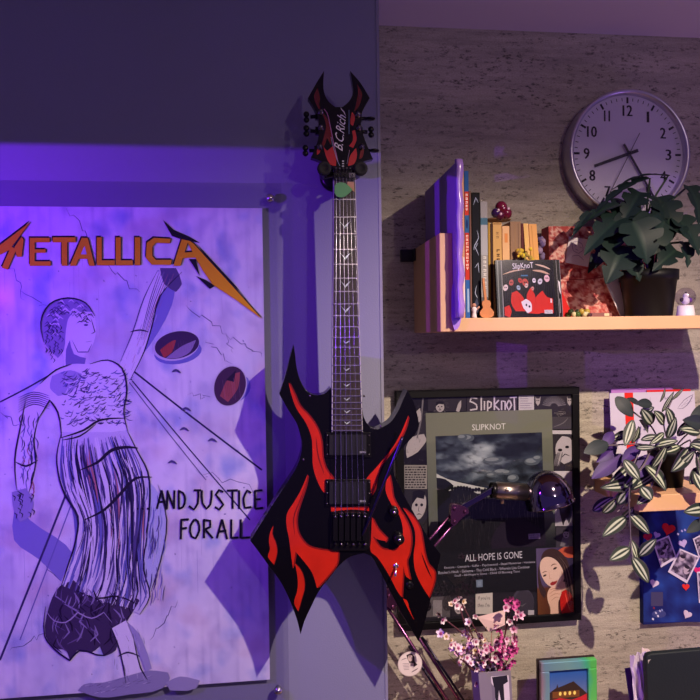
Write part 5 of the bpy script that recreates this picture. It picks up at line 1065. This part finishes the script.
# cards standing on it against the wall
def card(x0, x1, yt, Y, col, label, paint=None, ang=0):
    a, b, zt = P(x0, 440, Y).x, P(x1, 440, Y).x, P((x0 + x1) / 2, yt, Y).z; q = MB(); c = [Vector((a, Y + .012, zt + ang)), Vector((b, Y + .012, zt)), Vector((b, Y, lzt + .0005)), Vector((a, Y, lzt + .0005))]
    q.hexa(c, (0, .0015, 0), 0, col)
    if paint: paint(Print(q, quadmap(*[v - Vector((0, .0003, 0)) for v in c], 90, 100), 0))
    return tag(q.build('greeting_card', PAPER), label, 'card', None)
def p_card(pr):
    pr.rect(15.5, 0, 24.5, 100, (214, 44, 34))
    for st in ([(58,8),(60,5),(61,9),(64,6)], [(66,8),(70,6),(71,9)], [(74,3),(74,8)], [(74,20),(82,10),(92,4),(88,12),(80,20),(74,20)], [(78,18),(86,10)], [(80,16),(90,12)], [(44,14),(44,6)]): pr.stroke([(x * .96, y) for x, y in st], .8, (90, 80, 110), True, 2)
card(612.5, 698, 392.5, 1.462, (196, 190, 202), 'white card with a broad red stripe standing behind the trailing plant', p_card)
card(614, 676, 388.5, 1.479, (176, 120, 190), 'lilac card mostly hidden behind the white striped card')
card(650, 694, 390, 1.4735, (206, 40, 40), 'red card of which only a thin top edge shows behind the white card')
# pot
pcx2 = P(671, 470, 1.37).x; Yt = 1.385; rt2 = (P(688, 450, Yt).x - P(654, 450, Yt).x) / 2; rb2 = rt2 * .78; h2 = P(671, 448, Yt).z - lzt
tp = thing('trailing_plant', (pcx2, Yt, lzt), 'trailing plant with white-striped leaves in a black pot on the short shelf', 'plant')
MB().lathe((pcx2, Yt, lzt + .0005), (0, 0, 1), [(0, 0), (rb2, 0), (rt2 * .96, h2 * .8), (rt2, h2 * .81), (rt2 * 1.02, h2), (rt2 * .94, h2), (rt2 * .9, h2 * .85), (0, h2 * .85)], 0, 40).build('pot', mat('pot_black'), tp)
MB().lathe((pcx2, Yt, lzt + h2 * .85), (0, 0, 1), [(0, .004), (rt2 * .9, .001)], 0, 24).build('soil', mat('soil'), tp)
def tw(t, u): 
    w = math.sin(math.pi * min(1, t * .96 + .03)) ** .75 if t < 1 else .01
    return max(.01, w * (1 - .25 * t))
def stripes(t, u):
    a = abs(u); e = max(0, min(1, (t - .02) * 9)) * max(0, min(1, (1 - t) * 6))
    g = (34, 44, 38); s = (168, 174, 154)
    if a < .14: return g
    if a < .46: return mixc(g, s, e)
    return mixc(g, (58, 44, 62), max(0, (a - .8) * 4))
def dark_leaf(t, u): return mixc((36, 44, 46), (58, 64, 68), .5 * (1 - abs(u)))
def purp_leaf(t, u): return mixc((74, 50, 110), (50, 32, 84), abs(u))
TL = [ # base, tip px, Y, width, kind, normal
 (603,513,617,499,1.33,11,0),(593,511,613,497,1.36,10,0),(626,517,603,536,1.31,12,0),(629,513,650,534,1.31,11,0),(630,548,610,560,1.30,12,0),(639,556,656,539,1.30,10,0),(631,540,638,560,1.32,8,0),(632,557,649,583,1.29,13,0),(622,519,634,508,1.33,10,0),
 (618,504,630,487,1.31,11,0),(640,482,602,488,1.31,12,0),(638,473,626,487,1.30,13,0),(645,466,668,490,1.29,16,0),(636,463,610,484,1.32,11,0),(660,470,630,491,1.31,8,0),(641,487,652,500,1.28,12,0),(650,496,638,503,1.29,9,0),
 (608,443,585,452,1.31,13,1),(616,446,598,462,1.34,10,2),(622,455,593,478,1.33,14,2),(613,432,604,446,1.33,10,2),(628,432,612,440,1.34,8,0),(616,397,634,416,1.33,14,1),(633,420,625,446,1.31,10,0),(640,446,622,462,1.32,11,2),(652,455,636,478,1.31,14,2),(645,462,628,470,1.32,11,2),
 (652,404,637,403,1.32,9,1),(640,414,654,407,1.33,8,0),(652,424,643,410,1.31,12,0),(648,432,640,420,1.33,10,0),(664,424,655,411,1.31,10,0),(672,426,668,408,1.31,11,0),(668,438,676,418,1.30,8,0),(641,440,662,436,1.30,7,0),(655,446,678,440,1.29,9,0),(678,436,690,420,1.32,10,0),(652,468,668,446,1.29,10,0),(636,448,656,447,1.29,6,0),
 (640,437,620,435,1.33,7,0),(632,443,640,427,1.32,8,0),(664,433,651,444,1.29,7,0),(680,446,664,452,1.30,9,0),(690,448,673,472,1.27,15,0),(674,470,696,452,1.27,12,0),(700,432,682,428,1.30,11,0),(704,424,684,420,1.31,13,1),(702,440,688,452,1.29,10,0),(706,448,692,444,1.27,10,0),(698,452,702,478,1.28,12,0),(703,468,690,484,1.28,12,0),(708,508,686,512,1.28,12,0),(704,520,688,532,1.28,9,1),(694,472,704,492,1.27,13,0),(706,404,690,420,1.33,8,1),
 (660,402,666,388,1.34,3,0),(672,400,684,388,1.34,3,0),(662,412,674,392,1.34,4,0),(624,460,640,480,1.28,11,0),(640,404,628,398,1.36,6,1)]
cols_ = [stripes, dark_leaf, purp_leaf]; rnd = random.Random(77)
for bx, by, tx, ty, Y, w, k in TL:
    b, t = P(bx, by, Y + .012), P(tx, ty, Y - .008); n_ = Vector((rnd.uniform(-.4, .4), -1, rnd.uniform(.0, .9)))
    leaf_mesh(b, t, w * 1.8 / F, n_, tw, cols_[k], rnd.uniform(.02, .2), rnd.uniform(-.1, .35), 14, 10, (92, 58, 110), .0006).build('leaf', LEAFM, tp)
sm2 = mat('trailing_stem', (96, 84, 92), .5); top = Vector((pcx2, Yt, lzt + h2 * .86))
for path in [[(654,447,1.36),(640,450,1.31),(632,470,1.30),(629,495,1.30),(630,525,1.31),(631,545,1.31),(633,560,1.30)], [(654,448,1.36),(636,444,1.33),(616,445,1.33),(604,446,1.32)], [(656,446,1.36),(640,470,1.29),(625,485,1.30),(612,500,1.33),(600,508,1.35)],
             [(660,444,1.37),(650,425,1.34),(636,414,1.34),(622,404,1.34)], [(668,444,1.37),(664,420,1.34),(672,400,1.34)], [(680,446,1.36),(690,440,1.30),(698,460,1.28),(702,500,1.28),(700,520,1.28)], [(664,446,1.35),(662,460,1.29),(652,485,1.29),(644,498,1.29)], [(676,446,1.36),(690,432,1.33),(704,424,1.32)], [(630,500,1.31),(622,508,1.33),(617,512,1.33)]]:
    pts = [P(*p) for p in path]; MB().tube(smooth(([top + Vector(((pts[0].x - top.x) * .4, -.01, 0))] if path[0][1] < 450 else []) + pts, 5, False), .0017, 0, 6).build('stem', sm2, tp)

# ------------------------------------------------------------------ dark blue decorated board
Ybd = WR - .016; bx0, bx1 = P(643, 560, Ybd).x, P(740, 560, Ybd).x; bz1, bz0 = P(672, 505, Ybd).z, P(655, 624, Ybd).z
bb = thing('pin_board', ((bx0 + bx1) / 2, WR, bz0), 'dark blue decorated canvas with hearts and small photos on the wall below the short shelf', 'canvas')
mb = MB(); mb.box((bx0, Ybd, bz0), (bx1, WR - .0005, bz1), 0, (26, 34, 96)); M = wallmap(Ybd - .0003); pr = Print(mb, M, 0)
pr.grid(643.6, 508, 735, 622, 30, 34, lambda x, y: mixc((26, 32, 92), (40, 70, 150), .3 + nz(x / 20, y / 22, 2) * .9) if (x < 738) else (26, 32, 92))
pr.rect(651, 592, 663, 606, (66, 62, 96)); pr.ell(659, 614, 7, 4, (60, 66, 120))
for x, y, c in [(654,608,(120,40,60)),(656,613,(190,190,210)),(660,611,(170,170,200)),(653,619,(200,200,220)),(658,616,(210,206,220)),(678,534,(190,184,220)),(682,531,(150,140,200)),(685,530,(150,140,200)),(662,610,(120,130,180))]: pr.ell(x, y, 1.3, .9, c, 1)
mb.build('canvas', PAPER, bb)
def heart(cx, cy, s, col, name='heart_cutout', rot=0.0):
    pts = [(16 * math.sin(a) ** 3 / 16, -(13 * math.cos(a) - 5 * math.cos(2*a) - 2 * math.cos(3*a) - math.cos(4*a)) / 16) for a in [2 * math.pi * k / 28 for k in range(28)]]
    c, q_ = math.cos(rot), math.sin(rot); q = MB(); q.prism([(cx + (x * c - y * q_) * s, cy + (x * q_ + y * c) * s) for x, y in pts], Ybd - .0024, Ybd - .0004, 0, col); return q.build(name, PAPER, bb)
heart(668.5, 529, 6.6, (206, 30, 40), rot=.25); heart(648, 537, 4.5, (170, 30, 60), rot=-.2); heart(686, 587, 3.6, (216, 50, 44)); heart(654.5, 583.5, 4.4, (206, 190, 208), rot=.3); heart(687.5, 614.5, 4.4, (206, 190, 208), rot=.5); heart(683, 543.5, 4.4, (178, 160, 208), rot=-.3); heart(698, 570.5, 4, (206, 40, 110)); heart(657, 535, 3.4, (170, 150, 200), rot=.4)
def snap(c, seed):
    q = MB(); cs = [P(x, y, Ybd - .0035) for x, y in c]; q.hexa(cs, (0, .0010, 0), 0, (206, 196, 214)); r_ = random.Random(seed); p = Print(q, quadmap(*[v - Vector((0, .0002, 0)) for v in cs], 20, 30), 0)
    p.grid(1.5, 1.5, 18.5, 27, 14, 20, lambda x, y: mixc((58, 48, 70), (170, 156, 178), .4 + 1.3 * nz(x / 4 + seed, y / 5, seed)))
    for k in range(3): x, y = r_.uniform(5, 15), r_.uniform(8, 20); p.ell(x, y, 2.6, 3.2, (176, 160, 176)); p.ell(x, y - 1.8, 2.7, 1.8, (44, 36, 52))
    q.build('snapshot', PAPER, bb)
snap([(653,542),(669,535.5),(677,558),(661,567.5)], 1); snap([(680,548.5),(700,557),(687,583.5),(668,572)], 2); snap([(693,539),(706,532),(712,552),(699,558)], 3); snap([(697,572),(711,570),(712,600),(699,603)], 5)

# ------------------------------------------------------------------ dark folder and papers at the lower right
Yk = 1.30; kx0, kx1 = P(646, 690, Yk).x, P(735, 690, Yk).x; kz = P(660, 653.5, Yk).z; kz2 = P(698, 649.5, Yk).z
q = MB(); rr_ = .012; pts = [(kx0 + .008, ZD + .0005), (kx0 + .001, kz - rr_), (kx0 + rr_ * .3, kz - rr_ * .3), (kx0 + rr_, kz), (kx1 - rr_, kz2), (kx1, kz2 - rr_), (kx1, ZD + .0005)]
q.prism(pts, Yk, Yk + .014, px=False); c = P(649.5, 661, Yk - .001)
q.add([(c.x - .003, Yk - .0004, c.z + .002), (c.x + .004, Yk - .0004, c.z + .003), (c.x - .001, Yk - .0004, c.z - .001), (c.x - .002, Yk - .0004, c.z - .006)], [(0, 1, 2), (0, 2, 3)], 1)
tag(q.build('tablet_case', [mat('dark_green_leather', (16, 28, 28), .6, bump=.2, bscale=200), mat('nick', (190, 180, 170), .5)], None, .0025, 3), 'dark green-black flat case with rounded corners standing at the lower right', 'case')
def crump(name, label, quad, Y, col, seed, amp=.004, n=14):
    r_ = random.Random(seed); c = [P(x, y, Y) for x, y in quad]; q = MB(); vs = []
    lowz = ZD + .0005
    for j in range(n + 1):
        for i in range(n + 1):
            u, v = i / n, j / n; p = (c[0] * (1-u) + c[1] * u) * (1-v) + (c[3] * (1-u) + c[2] * u) * v
            p = p + Vector((nz(i * .5, j * .35, seed) * amp, nz(i * .45, j * .4, seed + 9) * amp * 1.8, nz(i * .4, j * .4, seed + 3) * amp)); p.z = max(p.z, lowz + .0005); vs.append(p)
    q.add(vs, [(j*(n+1)+i, j*(n+1)+i+1, (j+1)*(n+1)+i+1, (j+1)*(n+1)+i) for j in range(n) for i in range(n)], 0, col)
    o = q.build(name, PAPER); o.modifiers.new('t', 'SOLIDIFY').thickness = .0006; return tag(o, label, 'paper')
crump('crumpled_paper', 'crumpled whitish paper sticking out left of the dark green case', [(630,655),(648,652),(664,800),(640,800)], 1.335, (214, 200, 224), 3, .007)
crump('folded_paper', 'pale pink paper corner rising behind the dark green case', [(642,647),(662,655),(668,800),(640,800)], 1.362, (232, 212, 214), 6, .002)
q = MB(); a = P(625.5, 669, 1.37); b = P(640, 667, 1.37); q.hexa([a, b, Vector((b.x + .03, 1.37, ZD + .0005)), Vector((a.x + .03, 1.37, ZD + .0005))], (0, .004, 0), 0, (78, 44, 116))
tag(q.build('notebook', MATTE), 'thin deep violet notebook leaning left of the crumpled paper', 'notebook')
